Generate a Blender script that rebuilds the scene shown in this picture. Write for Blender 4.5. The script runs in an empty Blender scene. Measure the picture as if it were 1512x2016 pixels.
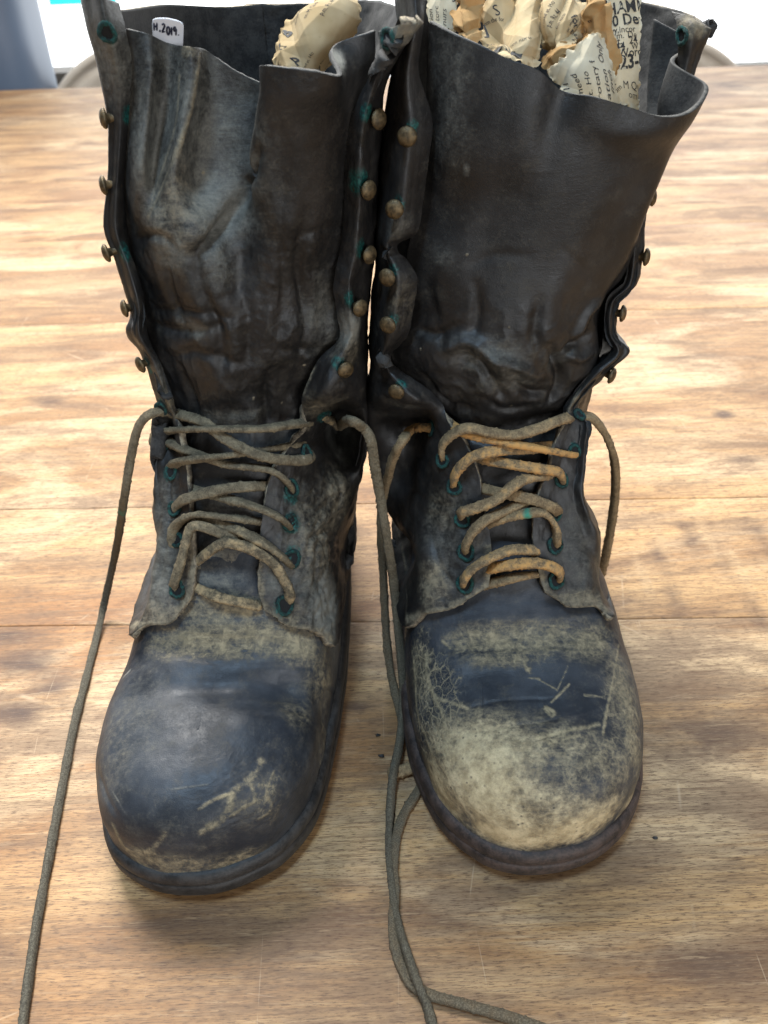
import bpy, math, random
import numpy as np
from mathutils import Vector, Matrix
from mathutils.bvhtree import BVHTree

# ------------------------------------------------------------------ camera, light, exposure
SC = bpy.context.scene
COL = SC.collection
PITCH, ROLL, CAMH, FPX = math.radians(38), math.radians(-2.4), 0.37, 1645.0
cam = bpy.data.cameras.new('camera')
cam.sensor_fit = 'VERTICAL'; cam.sensor_height = 36.0; cam.lens = FPX / 2016 * 36
cam.clip_start = 0.01; cam.clip_end = 60
cam.dof.use_dof = True; cam.dof.focus_distance = 0.375; cam.dof.aperture_fstop = 15.0
CAM = bpy.data.objects.new('camera', cam); COL.objects.link(CAM)
CAMM = Matrix.Translation((0, 0, CAMH)) @ Matrix.Rotation(math.pi/2 - PITCH, 4, 'X') @ Matrix.Rotation(ROLL, 4, 'Z')
CAM.matrix_world = CAMM
SC.camera = CAM

W = bpy.data.worlds.new('World'); SC.world = W; W.use_nodes = True
W.node_tree.nodes['Background'].inputs[0].default_value = (1.0, 0.97, 0.93, 1)
W.node_tree.nodes['Background'].inputs[1].default_value = 0.13

def area(name, loc, target, sx, sy, power, color):
    l = bpy.data.lights.new(name, 'AREA'); l.shape = 'RECTANGLE'; l.size = sx; l.size_y = sy
    l.energy = power; l.color = color
    o = bpy.data.objects.new(name, l); COL.objects.link(o); o.location = loc
    d = Vector(target) - Vector(loc); o.rotation_euler = d.to_track_quat('-Z', 'Y').to_euler()
    return o
area('window_light', (0.5, 2.7, 1.35), (0.1, 0.3, 0.05), 3.0, 1.5, 20, (0.98, 0.99, 1.0))
area('ceiling_panel', (-0.28, 1.06, 1.36), (-0.08, 0.45, 0.0), 0.70, 0.45, 40, (1.0, 0.98, 0.94))
area('skylight', (-0.20, -0.08, 1.5), (-0.03, 0.25, 0.05), 0.20, 0.36, 11.0, (0.52, 0.75, 1.0))
area('room_window', (0.85, -1.7, 0.62), (0.0, 0.32, 0.12), 1.2, 0.9, 21, (0.95, 0.975, 1.0))
vs = SC.view_settings
vs.view_transform = 'Standard'; vs.look = 'None'; vs.exposure = 0.42; vs.gamma = 1.0; vs.use_curve_mapping = False
SC.cycles.max_bounces = 6

# ------------------------------------------------------------------ helpers
RNG = random.Random(7)
_R3 = np.array(CAMM.to_3x3()); _C = np.array([0, 0, CAMH])
def ray(px, py):
    d = _R3 @ np.array([(px-756)/FPX, -(py-1008)/FPX, -1.0]); return d/np.linalg.norm(d)
def at(px, py, Y=None, Z=None):
    """point of the place seen at a photo pixel, at depth Y or height Z"""
    d = ray(px, py); t = (Y-_C[1])/d[1] if Y is not None else (Z-_C[2])/d[2]
    return _C + d*t

_perm = np.random.RandomState(3).permutation(256); _perm = np.concatenate([_perm]*3)
_grad = np.random.RandomState(5).normal(size=(256, 3)); _grad /= np.linalg.norm(_grad, axis=1)[:, None]
def perlin(p):
    p = np.asarray(p, float); i = np.floor(p).astype(int); f = p - i; i &= 255
    w = f*f*f*(f*(f*6-15)+10)
    out = np.zeros(p.shape[:-1])
    for dx in (0, 1):
        for dy in (0, 1):
            for dz in (0, 1):
                h = _perm[_perm[_perm[(i[..., 0]+dx) & 255] + ((i[..., 1]+dy) & 255)] + ((i[..., 2]+dz) & 255)]
                g = _grad[h]
                d = g[..., 0]*(f[..., 0]-dx)+g[..., 1]*(f[..., 1]-dy)+g[..., 2]*(f[..., 2]-dz)
                out += d*(w[..., 0] if dx else 1-w[..., 0])*(w[..., 1] if dy else 1-w[..., 1])*(w[..., 2] if dz else 1-w[..., 2])
    return out
def fbm(p, oct=3):
    s = 0; a = 1.0
    for k in range(oct):
        s = s + a*perlin(p*(2**k)+k*17.3); a *= .5
    return s
def smooth(a, b, x):
    t = np.clip((x-a)/(b-a), 0, 1); return t*t*(3-2*t)

def spline(P, n=None, ts=None, closed=False):
    """Catmull-Rom (chord-aware enough for our use) through rows of P; returns n samples, uniform in knot index"""
    P = np.asarray(P, float); m = len(P)
    if closed:
        Q = np.concatenate([P[-1:], P, P[:2]]); L = m
    else:
        Q = np.concatenate([2*P[:1]-P[1:2], P, 2*P[-1:]-P[-2:-1]]); L = m-1
    t = np.linspace(0, L, n, endpoint=not closed) if ts is None else np.asarray(ts, float)
    i = np.clip(np.floor(t).astype(int), 0, L-1); f = (t-i)
    f = f.reshape((-1,)+(1,)*(P.ndim-1))
    a, b, c, d = Q[i], Q[i+1], Q[i+2], Q[i+3]
    return .5*((2*b)+(-a+c)*f+(2*a-5*b+4*c-d)*f**2+(-a+3*b-3*c+d)*f**3)
def arc_resample(P, n, closed=False, weight=None):
    P = np.asarray(P, float)
    Q = np.concatenate([P, P[:1]]) if closed else P
    d = np.linalg.norm(np.diff(Q, axis=0), axis=1) if weight is None else weight
    s = np.concatenate([[0], np.cumsum(d)])
    t = np.linspace(0, s[-1], n, endpoint=not closed)
    return np.stack([np.interp(t, s, Q[:, k]) for k in range(Q.shape[1])], 1)
def patch(ctrl, nr, nc):
    c = np.asarray(ctrl, float)                       # rows x cols x 3
    a = spline(c, nr)                                 # along rows
    b = spline(a.transpose(1, 0, 2), nc).transpose(1, 0, 2)
    return b
def gnormals(G):
    du = np.gradient(G, axis=1); dv = np.gradient(G, axis=0)
    n = np.cross(du, dv); return n/np.maximum(np.linalg.norm(n, axis=2, keepdims=True), 1e-12)

def mesh_obj(name, verts, faces, mat, parent=None, smooth_sh=True, attrs=None):
    me = bpy.data.meshes.new(name)
    org = np.array(parent_world(parent)) if parent is not None else np.zeros(3)
    v = np.asarray(verts, float)-org
    if isinstance(faces, np.ndarray):
        me.vertices.add(len(v)); me.vertices.foreach_set('co', v.ravel())
        k = faces.shape[1]
        me.loops.add(faces.size); me.loops.foreach_set('vertex_index', faces.ravel().astype(np.int32))
        me.polygons.add(len(faces)); me.polygons.foreach_set('loop_start', np.arange(0, faces.size, k, dtype=np.int32))
        me.update(calc_edges=True)
    else:
        me.from_pydata([tuple(q) for q in v], [], faces)
    if smooth_sh: me.polygons.foreach_set('use_smooth', np.ones(len(me.polygons), bool))
    for an, val in (attrs or {}).items():
        a = me.attributes.new(an, 'FLOAT_COLOR', 'POINT')
        a.data.foreach_set('color', np.ascontiguousarray(val, dtype=np.float32).ravel())
    if mat is not None:
        for m in (mat if isinstance(mat, (list, tuple)) else [mat]): me.materials.append(m)
    me.update()
    o = bpy.data.objects.new(name, me); COL.objects.link(o)
    if parent is not None: o.parent = parent
    return o
def parent_world(o):
    v = Vector((0, 0, 0))
    while o is not None: v = v + o.location; o = o.parent
    return v
def gfaces(nr, nc, wrap=False):
    i = np.arange(nr*nc).reshape(nr, nc)
    if wrap: i = np.concatenate([i, i[:, :1]], 1)
    return np.stack([i[:-1, :-1], i[:-1, 1:], i[1:, 1:], i[1:, :-1]], -1).reshape(-1, 4)
def grid_obj(name, G, mat, parent=None, attrs=None, flip=False, wrap=False):
    nr, nc = G.shape[:2]; f = gfaces(nr, nc, wrap)
    if flip: f = f[:, ::-1].copy()
    at_ = {k: v.reshape(-1, 4) for k, v in (attrs or {}).items()}
    return mesh_obj(name, G.reshape(-1, 3), f, mat, parent, True, at_)
def thing(name, label, cat, loc=(0, 0, 0), group=None):
    o = bpy.data.objects.new(name, None); COL.objects.link(o); o.location = loc
    o.empty_display_size = .02
    tag(o, label, cat, group); return o
def tag(o, label=None, cat=None, group=None, kind=None):
    if label: o['label'] = label
    if cat: o['category'] = cat
    if group: o['group'] = group
    if kind: o['kind'] = kind
    return o
def bvh_grid(G, wrap=False):
    nr, nc = G.shape[:2]
    return BVHTree.FromPolygons([tuple(q) for q in G.reshape(-1, 3)], [tuple(q) for q in gfaces(nr, nc, wrap).tolist()])
def cast(tree, px, py, off=0.0, seen=False):
    d = ray(px, py); h = tree.ray_cast(Vector(_C), Vector(d))
    if h[0] is None:
        h = None; best = 1e9
        for t in np.linspace(.22, .75, 90):           # nearest approach to the surface
            q = tree.find_nearest(Vector(_C+d*t))
            if q[0] is not None and q[3] < best: best = q[3]; h = q
    n = np.array(h[1]); n = -n if n @ d > 0 else n
    q = np.array(h[0])+n*off
    return _C+d*((q-_C) @ d) if seen else q             # seen: stays on its line of sight
def seg_dist(P, line):
    P = P.reshape(-1, 3); L = np.asarray(line); best = np.full(len(P), 9e9); par = np.zeros(len(P))
    for k in range(len(L)-1):
        a, b = L[k], L[k+1]; ab = b-a; t = np.clip(((P-a)@ab)/max(ab@ab, 1e-12), 0, 1)
        d = np.linalg.norm(P-(a+t[:, None]*ab), axis=1)
        m = d < best; best[m] = d[m]; par[m] = (k+t[m])/(len(L)-1)
    return best, par
PXM = 0.00024                                          # metres per photo pixel around the boots
class Skin:
    """a displaced leather sheet on a grid: creases and dirt are laid on it as marks with their own shape"""
    def __init__(s, G, out=None):
        s.G = G; s.shape = G.shape[:2]
        s.N = gnormals(G)
        if out is not None and (s.N[s.shape[0]//2, s.shape[1]//2] @ np.array(out)) < 0: s.N = -s.N; s.flip = True
        else: s.flip = False
        s.tree = bvh_grid(G[::max(1, s.shape[0]//110), ::max(1, s.shape[1]//110)])
        s.paint = np.zeros(s.shape+(4,)); s.D = np.zeros(s.shape)
    def line(s, pts): return [cast(s.tree, *q[:2]) for q in spline(np.array(pts, float), 4*len(pts))]
    def groove(s, pts, w, d, taper=True):
        w *= PXM; dist, t = seg_dist(s.G, s.line(pts)); dist = dist.reshape(s.shape); t = t.reshape(s.shape)
        k = np.exp(-(dist/w)**2)
        if taper: k = k*np.sin(np.pi*np.clip(t*.9+.05, 0, 1))**.5
        s.D += d*1e-3*k
    def blobm(s, px, py, rx, ry):
        c = cast(s.tree, px, py); q = s.G-c
        return (q[..., 0]/(rx*PXM))**2+(q[..., 1]**2+q[..., 2]**2)/(ry*PXM)**2
    def bump(s, px, py, rx, ry, d): s.D += d*1e-3*np.exp(-s.blobm(px, py, rx, ry))
    def blob(s, ch, px, py, rx, ry, a):
        s.paint[..., ch] = np.maximum(s.paint[..., ch], a*np.exp(-s.blobm(px, py, rx, ry)**1.3))
    def stroke(s, ch, pts, w, a):
        dist, t = seg_dist(s.G, s.line(pts)); dist = dist.reshape(s.shape)
        s.paint[..., ch] = np.maximum(s.paint[..., ch], a*np.exp(-(dist/(w*PXM))**2))
    def noise(s, scale, amp, oct=3, ridge=False, mask=1.0):
        n = fbm(s.G*np.array(scale), oct)
        if ridge: n = .45-np.abs(n)*1.6
        s.D += amp*1e-3*n*mask
    def finish(s):
        s.G = s.G+s.N*s.D[..., None]; return s.G

# ------------------------------------------------------------------ materials
def newmat(name):
    m = bpy.data.materials.new(name); m.use_nodes = True; nt = m.node_tree; nt.nodes.clear()
    return m, nt
class NT:
    def __init__(s, name):
        s.m, s.t = newmat(name)
        s.out = s.t.nodes.new('ShaderNodeOutputMaterial'); s.b = s.t.nodes.new('ShaderNodeBsdfPrincipled')
        s.t.links.new(s.b.outputs[0], s.out.inputs[0])
        s.tc = s.t.nodes.new('ShaderNodeTexCoord').outputs['Object']
    def lk(s, v, inp):
        if isinstance(v, bpy.types.NodeSocket): s.t.links.new(v, inp)
        else:
            try: inp.default_value = v
            except Exception: inp.default_value = (v, v, v)
    def mapping(s, scale, rot=(0, 0, 0), loc=(0, 0, 0), src=None):
        n = s.t.nodes.new('ShaderNodeMapping'); s.t.links.new(src or s.tc, n.inputs[0])
        n.inputs['Scale'].default_value = scale; n.inputs['Rotation'].default_value = rot; s.lk(loc, n.inputs['Location']); return n.outputs[0]
    def noise(s, scale, detail=4, rough=.55, vec=None, dist=0.0):
        n = s.t.nodes.new('ShaderNodeTexNoise'); s.t.links.new(vec or s.tc, n.inputs['Vector'])
        n.inputs['Scale'].default_value = scale; n.inputs['Detail'].default_value = detail; n.inputs['Roughness'].default_value = rough
        n.inputs['Distortion'].default_value = dist; return n.outputs[0]
    def voronoi(s, scale, feature='F1', vec=None, rnd=1.0):
        n = s.t.nodes.new('ShaderNodeTexVoronoi'); n.feature = feature; s.t.links.new(vec or s.tc, n.inputs['Vector'])
        n.inputs['Scale'].default_value = scale; n.inputs['Randomness'].default_value = rnd; return n.outputs[0]
    def math(s, op, a, b=0.0, c=None):
        n = s.t.nodes.new('ShaderNodeMath'); n.operation = op; s.lk(a, n.inputs[0]); s.lk(b, n.inputs[1])
        if c is not None: s.lk(c, n.inputs[2])
        return n.outputs[0]
    def sstep(s, x, a, b, lo=0.0, hi=1.0):
        n = s.t.nodes.new('ShaderNodeMapRange'); n.interpolation_type = 'SMOOTHSTEP'
        s.lk(x, n.inputs[0]); n.inputs[1].default_value = a; n.inputs[2].default_value = b; s.lk(lo, n.inputs[3]); s.lk(hi, n.inputs[4]); return n.outputs[0]
    def mix(s, f, a, b):
        n = s.t.nodes.new('ShaderNodeMix'); n.data_type = 'RGBA'; s.lk(f, n.inputs[0])
        for v, i in ((a, 6), (b, 7)):
            if isinstance(v, tuple) and len(v) == 3: v = v+(1,)
            s.lk(v, n.inputs[i])
        return n.outputs[2]
    def attr(s, name):
        n = s.t.nodes.new('ShaderNodeAttribute'); n.attribute_name = name
        sp = s.t.nodes.new('ShaderNodeSeparateColor'); s.t.links.new(n.outputs['Color'], sp.inputs[0])
        return sp.outputs[0], sp.outputs[1], sp.outputs[2], n.outputs['Alpha']
    def bump(s, h, strength, dist, prev=None):
        n = s.t.nodes.new('ShaderNodeBump'); n.inputs['Strength'].default_value = strength; n.inputs['Distance'].default_value = dist
        s.lk(h, n.inputs['Height'])
        if prev is not None: s.t.links.new(prev, n.inputs['Normal'])
        return n.outputs[0]
    def done(s, color, rough, normal=None, metal=0.0, spec=.5):
        s.lk(color if not (isinstance(color, tuple) and len(color) == 3) else color+(1,), s.b.inputs['Base Color'])
        s.lk(rough, s.b.inputs['Roughness']); s.lk(metal, s.b.inputs['Metallic']); s.b.inputs['Specular IOR Level'].default_value = spec
        if normal is not None: s.t.links.new(normal, s.b.inputs['Normal'])
        return s.m

def leather(name, base=(.019, .0225, .029), base2=(.047, .053, .063), rough=.41, dustcol=(.37, .305, .19), spec=.28, general=.08, bloom=(.215, .21, .18), net=False, bk=1.0):
    n = NT(name)
    R, G, B, A = n.attr('paint')
    big = n.noise(38, 5, .62); mid = n.noise(120, 9, .72); fine = n.noise(800, 5, .75); blot = n.noise(260, 6, .7, dist=.6)
    streak = n.noise(70, 7, .72, vec=n.mapping((1, 8, 8)))
    cells = n.voronoi(240, 'DISTANCE_TO_EDGE', vec=n.mapping((1, 1.3, 1.3)))
    col = n.mix(n.sstep(big, .35, .68), base, base2)
    def ctr(x, k): return n.math('MULTIPLY', n.math('SUBTRACT', x, .5), k)
    e = n.math('ADD', n.math('ADD', ctr(mid, 2.0), ctr(fine, 1.1)), n.math('ADD', ctr(streak, 1.1), ctr(blot, 1.2)))
    # grey bloom: G
    gm = n.sstep(n.math('ADD', G, n.math('MULTIPLY', e, n.math('MINIMUM', n.math('MULTIPLY', G, 1.0), .45))), .12, 1.05)
    col = n.mix(n.math('MULTIPLY', gm, .9), col, bloom)
    # dust film everywhere, thin and broken
    film = n.math('MULTIPLY', n.sstep(n.math('ADD', mid, ctr(fine, .6)), .47, .85), general*2.0)
    # tan dust: R
    er = n.math('ADD', e, n.math('MULTIPLY', n.sstep(cells, .0, .30, .20, -.08), .7))
    rm = n.sstep(n.math('ADD', R, n.math('MULTIPLY', er, n.math('MINIMUM', n.math('MULTIPLY', R, 1.5), .75))), .08, 1.08, 0, .92)
    rm = n.math('MAXIMUM', rm, film)
    dcol = n.mix(n.sstep(blot, .35, .7), tuple(c*.62 for c in dustcol), dustcol)
    col = n.mix(rm, col, dcol)
    # worn through to the pale hide: A
    pits = n.sstep(n.voronoi(300, 'F1', vec=n.mapping((1, 1, 1))), .06, .26)
    am = n.sstep(n.math('ADD', A, n.math('MULTIPLY', er, n.math('MINIMUM', n.math('MULTIPLY', A, 1.2), .42))), .08, .92)
    wcol = n.mix(n.sstep(mid, .32, .68), (.36, .275, .15), (.64, .53, .33))
    wcol = n.mix(n.sstep(fine, .5, .72, 0, .35), wcol, (.17, .13, .075))
    wcol = n.mix(n.math('MULTIPLY', n.math('SUBTRACT', 1.0, pits), n.sstep(mid, .45, .6, 0, .9)), wcol, (.06, .05, .04))
    col = n.mix(am, col, wcol)
    if net:                                           # crackled finish: pale lines between dark cells, in B
        wv = n.t.nodes.new('ShaderNodeVectorMath'); wv.operation = 'MULTIPLY_ADD'; nz = n.t.nodes.new('ShaderNodeTexNoise'); nz.inputs['Scale'].default_value = 330; nz.inputs['Detail'].default_value = 3
        n.t.links.new(n.tc, nz.inputs['Vector']); n.t.links.new(nz.outputs['Color'], wv.inputs[0]); wv.inputs[1].default_value = (.004, .004, .004); n.t.links.new(n.tc, wv.inputs[2])
        cv = n.voronoi(230, 'DISTANCE_TO_EDGE', vec=n.mapping((1.3, .75, .75), src=wv.outputs[0])); cv2 = n.voronoi(560, 'DISTANCE_TO_EDGE', vec=wv.outputs[0])
        ln = n.math('MAXIMUM', n.sstep(n.math('ADD', cv, n.math('MULTIPLY', blot, .12)), .05, .17, 1, 0), n.math('MULTIPLY', n.sstep(cv2, .01, .12, 1, 0), .35))
        nmk = n.math('MULTIPLY', ln, n.sstep(n.math('ADD', B, n.math('MULTIPLY', ctr(mid, 2.4), n.math('MINIMUM', n.math('MULTIPLY', B, 2.0), .8))), .3, .8))
        col = n.mix(n.math('MULTIPLY', nmk, .7), col, dustcol); rm = n.math('MAXIMUM', rm, nmk)
        B = 0.0
    # verdigris: B
    bm = n.sstep(n.math('ADD', B, n.math('MULTIPLY', e, n.math('MULTIPLY', B, 1.1))), .35, .9)
    col = n.mix(bm, col, n.mix(n.sstep(fine, .4, .65), (.004, .018, .018), (.010, .10, .085)))
    cover = n.math('MAXIMUM', n.math('MAXIMUM', rm, am), n.math('MULTIPLY', gm, .8))
    rr = n.math('ADD', n.sstep(mid, .3, .75, rough-.06, rough+.12), n.math('MULTIPLY', cover, .42))
    grain = n.voronoi(1250, 'DISTANCE_TO_EDGE')
    nm = n.bump(n.sstep(grain, 0, .25), .22, .00010)
    nm = n.bump(fine, .5*bk, .00022, nm)
    nm = n.bump(streak, .22*bk, .0005, nm)
    nm = n.bump(blot, .22*bk, .0004, nm)
    nm = n.bump(cover, .7, .00030, nm)
    return n.done(col, rr, nm, spec=spec)

M = {}
M['leather'] = leather('leather_vamp', net=True, bk=.45)
M['shaft'] = leather('leather_shaft', base=(.0085, .0078, .0075), base2=(.021, .0188, .0175), rough=.47, dustcol=(.27, .225, .15), spec=.46, general=.08)
def simple(name, c1, c2, scale, rough, metal=0.0, bump=.0003, bs=.5, spec=.5, detail=5):
    n = NT(name); k = n.noise(scale, detail, .65); f = n.noise(scale*6, 3, .6)
    col = n.mix(n.sstep(n.math('ADD', n.math('MULTIPLY', k, .7), n.math('MULTIPLY', f, .3)), .38, .62), c1, c2)
    return n.done(col, n.sstep(k, .3, .7, rough-.07, rough+.07), n.bump(n.math('ADD', k, f), bs, bump), metal, spec)
M['edge'] = simple('leather_cut_edge', (.07, .058, .045), (.30, .245, .165), 420, .85)
M['edge_dark'] = simple('leather_cut_edge_dark', (.02, .019, .018), (.085, .08, .07), 420, .8)
M['lining'] = simple('leather_lining', (.012, .0115, .0115), (.042, .040, .037), 160, .85)
M['rubber_left'] = simple('rubber_sole', (.011, .0105, .0105), (.042, .038, .035), 150, .62)
M['rubber_right'] = simple('rubber_sole_brown', (.020, .0145, .013), (.078, .052, .042), 150, .66)
M['brass'] = simple('aged_brass', (.055, .04, .022), (.17, .115, .055), 500, .5, .6)
M['verdigris'] = simple('verdigris', (.006, .010, .010), (.012, .082, .07), 700, .9, 0, .0006, .9)

def lace_mat(name, c1, c2, clean):
    n = NT(name); R, G, B, A = n.attr('paint')
    k = n.noise(230, 5, .7); f = n.noise(1400, 3, .7)
    col = n.mix(n.sstep(n.math('ADD', n.math('MULTIPLY', k, .6), n.math('MULTIPLY', f, .4)), .36, .64), c1, c2)
    col = n.mix(n.sstep(n.math('ADD', R, n.math('MULTIPLY', n.math('SUBTRACT', k, .5), 1.3)), .35, .75), col, clean)
    col = n.mix(n.sstep(n.math('ADD', B, n.math('MULTIPLY', n.math('SUBTRACT', k, .5), .8)), .4, .7), col, (.05, .25, .17))
    col = n.mix(n.sstep(n.math('ADD', G, n.math('MULTIPLY', n.math('SUBTRACT', k, .5), 1.2)), .25, .9, 0, .85), col, n.mix(n.sstep(f, .4, .65), (.045, .042, .034), (.125, .115, .088)))
    col = n.mix(n.math('MULTIPLY', n.sstep(k, .66, .74), .55), col, (.42, .39, .32))
    return n.done(col, .88, n.bump(n.math('ADD', f, k), .8, .0005), spec=.25)
M['lace_left'] = lace_mat('lace_dusty', (.085, .068, .045), (.235, .19, .12), (.42, .30, .16))
M['lace_right'] = lace_mat('lace_tan', (.13, .09, .052), (.35, .25, .135), (.56, .30, .10))
M['lace_dark'] = lace_mat('lace_greyed', (.06, .055, .045), (.16, .14, .105), (.30, .22, .13))

def wood():
    n = NT('wood_plank')
    oi = n.t.nodes.new('ShaderNodeObjectInfo'); rnd = oi.outputs['Random']
    cmb = n.t.nodes.new('ShaderNodeCombineXYZ'); n.lk(n.math('MULTIPLY', rnd, 13.0), cmb.inputs[0]); n.lk(n.math('MULTIPLY', rnd, 29.0), cmb.inputs[1])
    R, G, B, A = n.attr('paint')
    ag = n.t.nodes.new('ShaderNodeVectorMath'); ag.operation = 'ADD'; n.t.links.new(n.tc, ag.inputs[0]); n.t.links.new(cmb.outputs[0], ag.inputs[1])
    v = ag.outputs[0]
    grain = n.noise(1, 7, .68, vec=n.mapping((14, 300, 60), src=v), dist=.35)
    fibre = n.noise(1, 4, .7, vec=n.mapping((190, 1700, 200), src=v))
    broad = n.noise(1, 5, .6, vec=n.mapping((4, 20, 10), src=v), dist=.9)
    blot = n.noise(1, 8, .66, vec=n.mapping((6, 27, 10), src=v), dist=.8)
    blot2 = n.noise(1, 6, .7, vec=n.mapping((26, 60, 10), src=v), dist=.5)
    col = n.mix(n.sstep(broad, .36, .64), (.52, .32, .145), (.28, .145, .058))
    col = n.mix(n.sstep(B, .1, .9, 0, .6), col, (.34, .145, .045))
    worn = n.noise(1, 7, .64, vec=n.mapping((3.2, 9, 4), loc=(3.1, 1.7, 0), src=v), dist=1.1)
    wp = n.math('ADD', n.math('MULTIPLY', worn, .75), n.math('MULTIPLY', grain, .25))
    col = n.mix(n.sstep(wp, .49, .60, 0, .85), col, (.66, .47, .27))
    bb = n.math('ADD', n.math('MULTIPLY', blot, .7), n.math('MULTIPLY', blot2, .3))
    col = n.mix(n.sstep(bb, .46, .60, 0, .68), col, (.135, .08, .05))
    col = n.mix(n.sstep(n.math('ADD', R, n.math('MULTIPLY', n.math('SUBTRACT', bb, .5), n.math('MULTIPLY', R, 3.0))), .15, .85, 0, .95), col, (.062, .036, .028))
    col = n.mix(n.sstep(n.math('ADD', G, n.math('MULTIPLY', n.math('SUBTRACT', grain, .5), n.math('MULTIPLY', G, 2.0))), .2, .9, 0, .8), col, (.50, .335, .175))
    col = n.mix(n.sstep(grain, .43, .64, 0, .55), col, (.17, .10, .055))
    g2 = n.noise(1, 5, .7, vec=n.mapping((34, 620, 80), src=v), dist=.3)
    col = n.mix(n.sstep(g2, .50, .66, 0, .60), col, (.13, .065, .032))
    col = n.mix(n.sstep(g2, .30, .44, .35, 0), col, (.60, .42, .235))
    col = n.mix(n.sstep(fibre, .51, .63, 0, .85), col, (.10, .055, .032))
    col = n.mix(n.sstep(fibre, .32, .46, .16, 0), col, (.55, .41, .26))
    # fine pale scratches running across the grain
    sc1 = n.voronoi(1, 'DISTANCE_TO_EDGE', vec=n.mapping((22, 3.2, 5), rot=(0, 0, .25), src=v))
    sc2 = n.voronoi(1, 'DISTANCE_TO_EDGE', vec=n.mapping((5, 17, 5), rot=(0, 0, .7), src=v))
    br = n.noise(30, 3, .6, vec=v)
    sc = n.math('MAXIMUM', n.sstep(sc1, .0, .006, 1, 0), n.sstep(sc2, .0, .005, 1, 0))
    sc = n.math('MULTIPLY', sc, n.sstep(br, .54, .66, 0, .32))
    col = n.mix(n.math('MAXIMUM', sc, n.math('MULTIPLY', A, .6)), col, (.66, .50, .33))
    speck = n.math('MULTIPLY', n.sstep(n.voronoi(38, 'F1', vec=v), .0, .045, 1, 0), n.sstep(n.noise(9, 2, .5, vec=v), .58, .62))
    col = n.mix(n.math('MULTIPLY', speck, .8), col, (.75, .73, .7))
    rr = n.math('ADD', n.sstep(bb, .3, .7, .38, .52), n.math('MULTIPLY', fibre, .10))
    nm = n.bump(n.math('ADD', n.math('MULTIPLY', grain, .6), n.math('MULTIPLY', fibre, .7)), .30, .0004)
    return n.done(col, rr, nm, spec=.30)
M['wood'] = wood()
M['wood_edge'] = simple('wood_underside', (.2, .12, .06), (.3, .19, .1), 30, .6)

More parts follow.
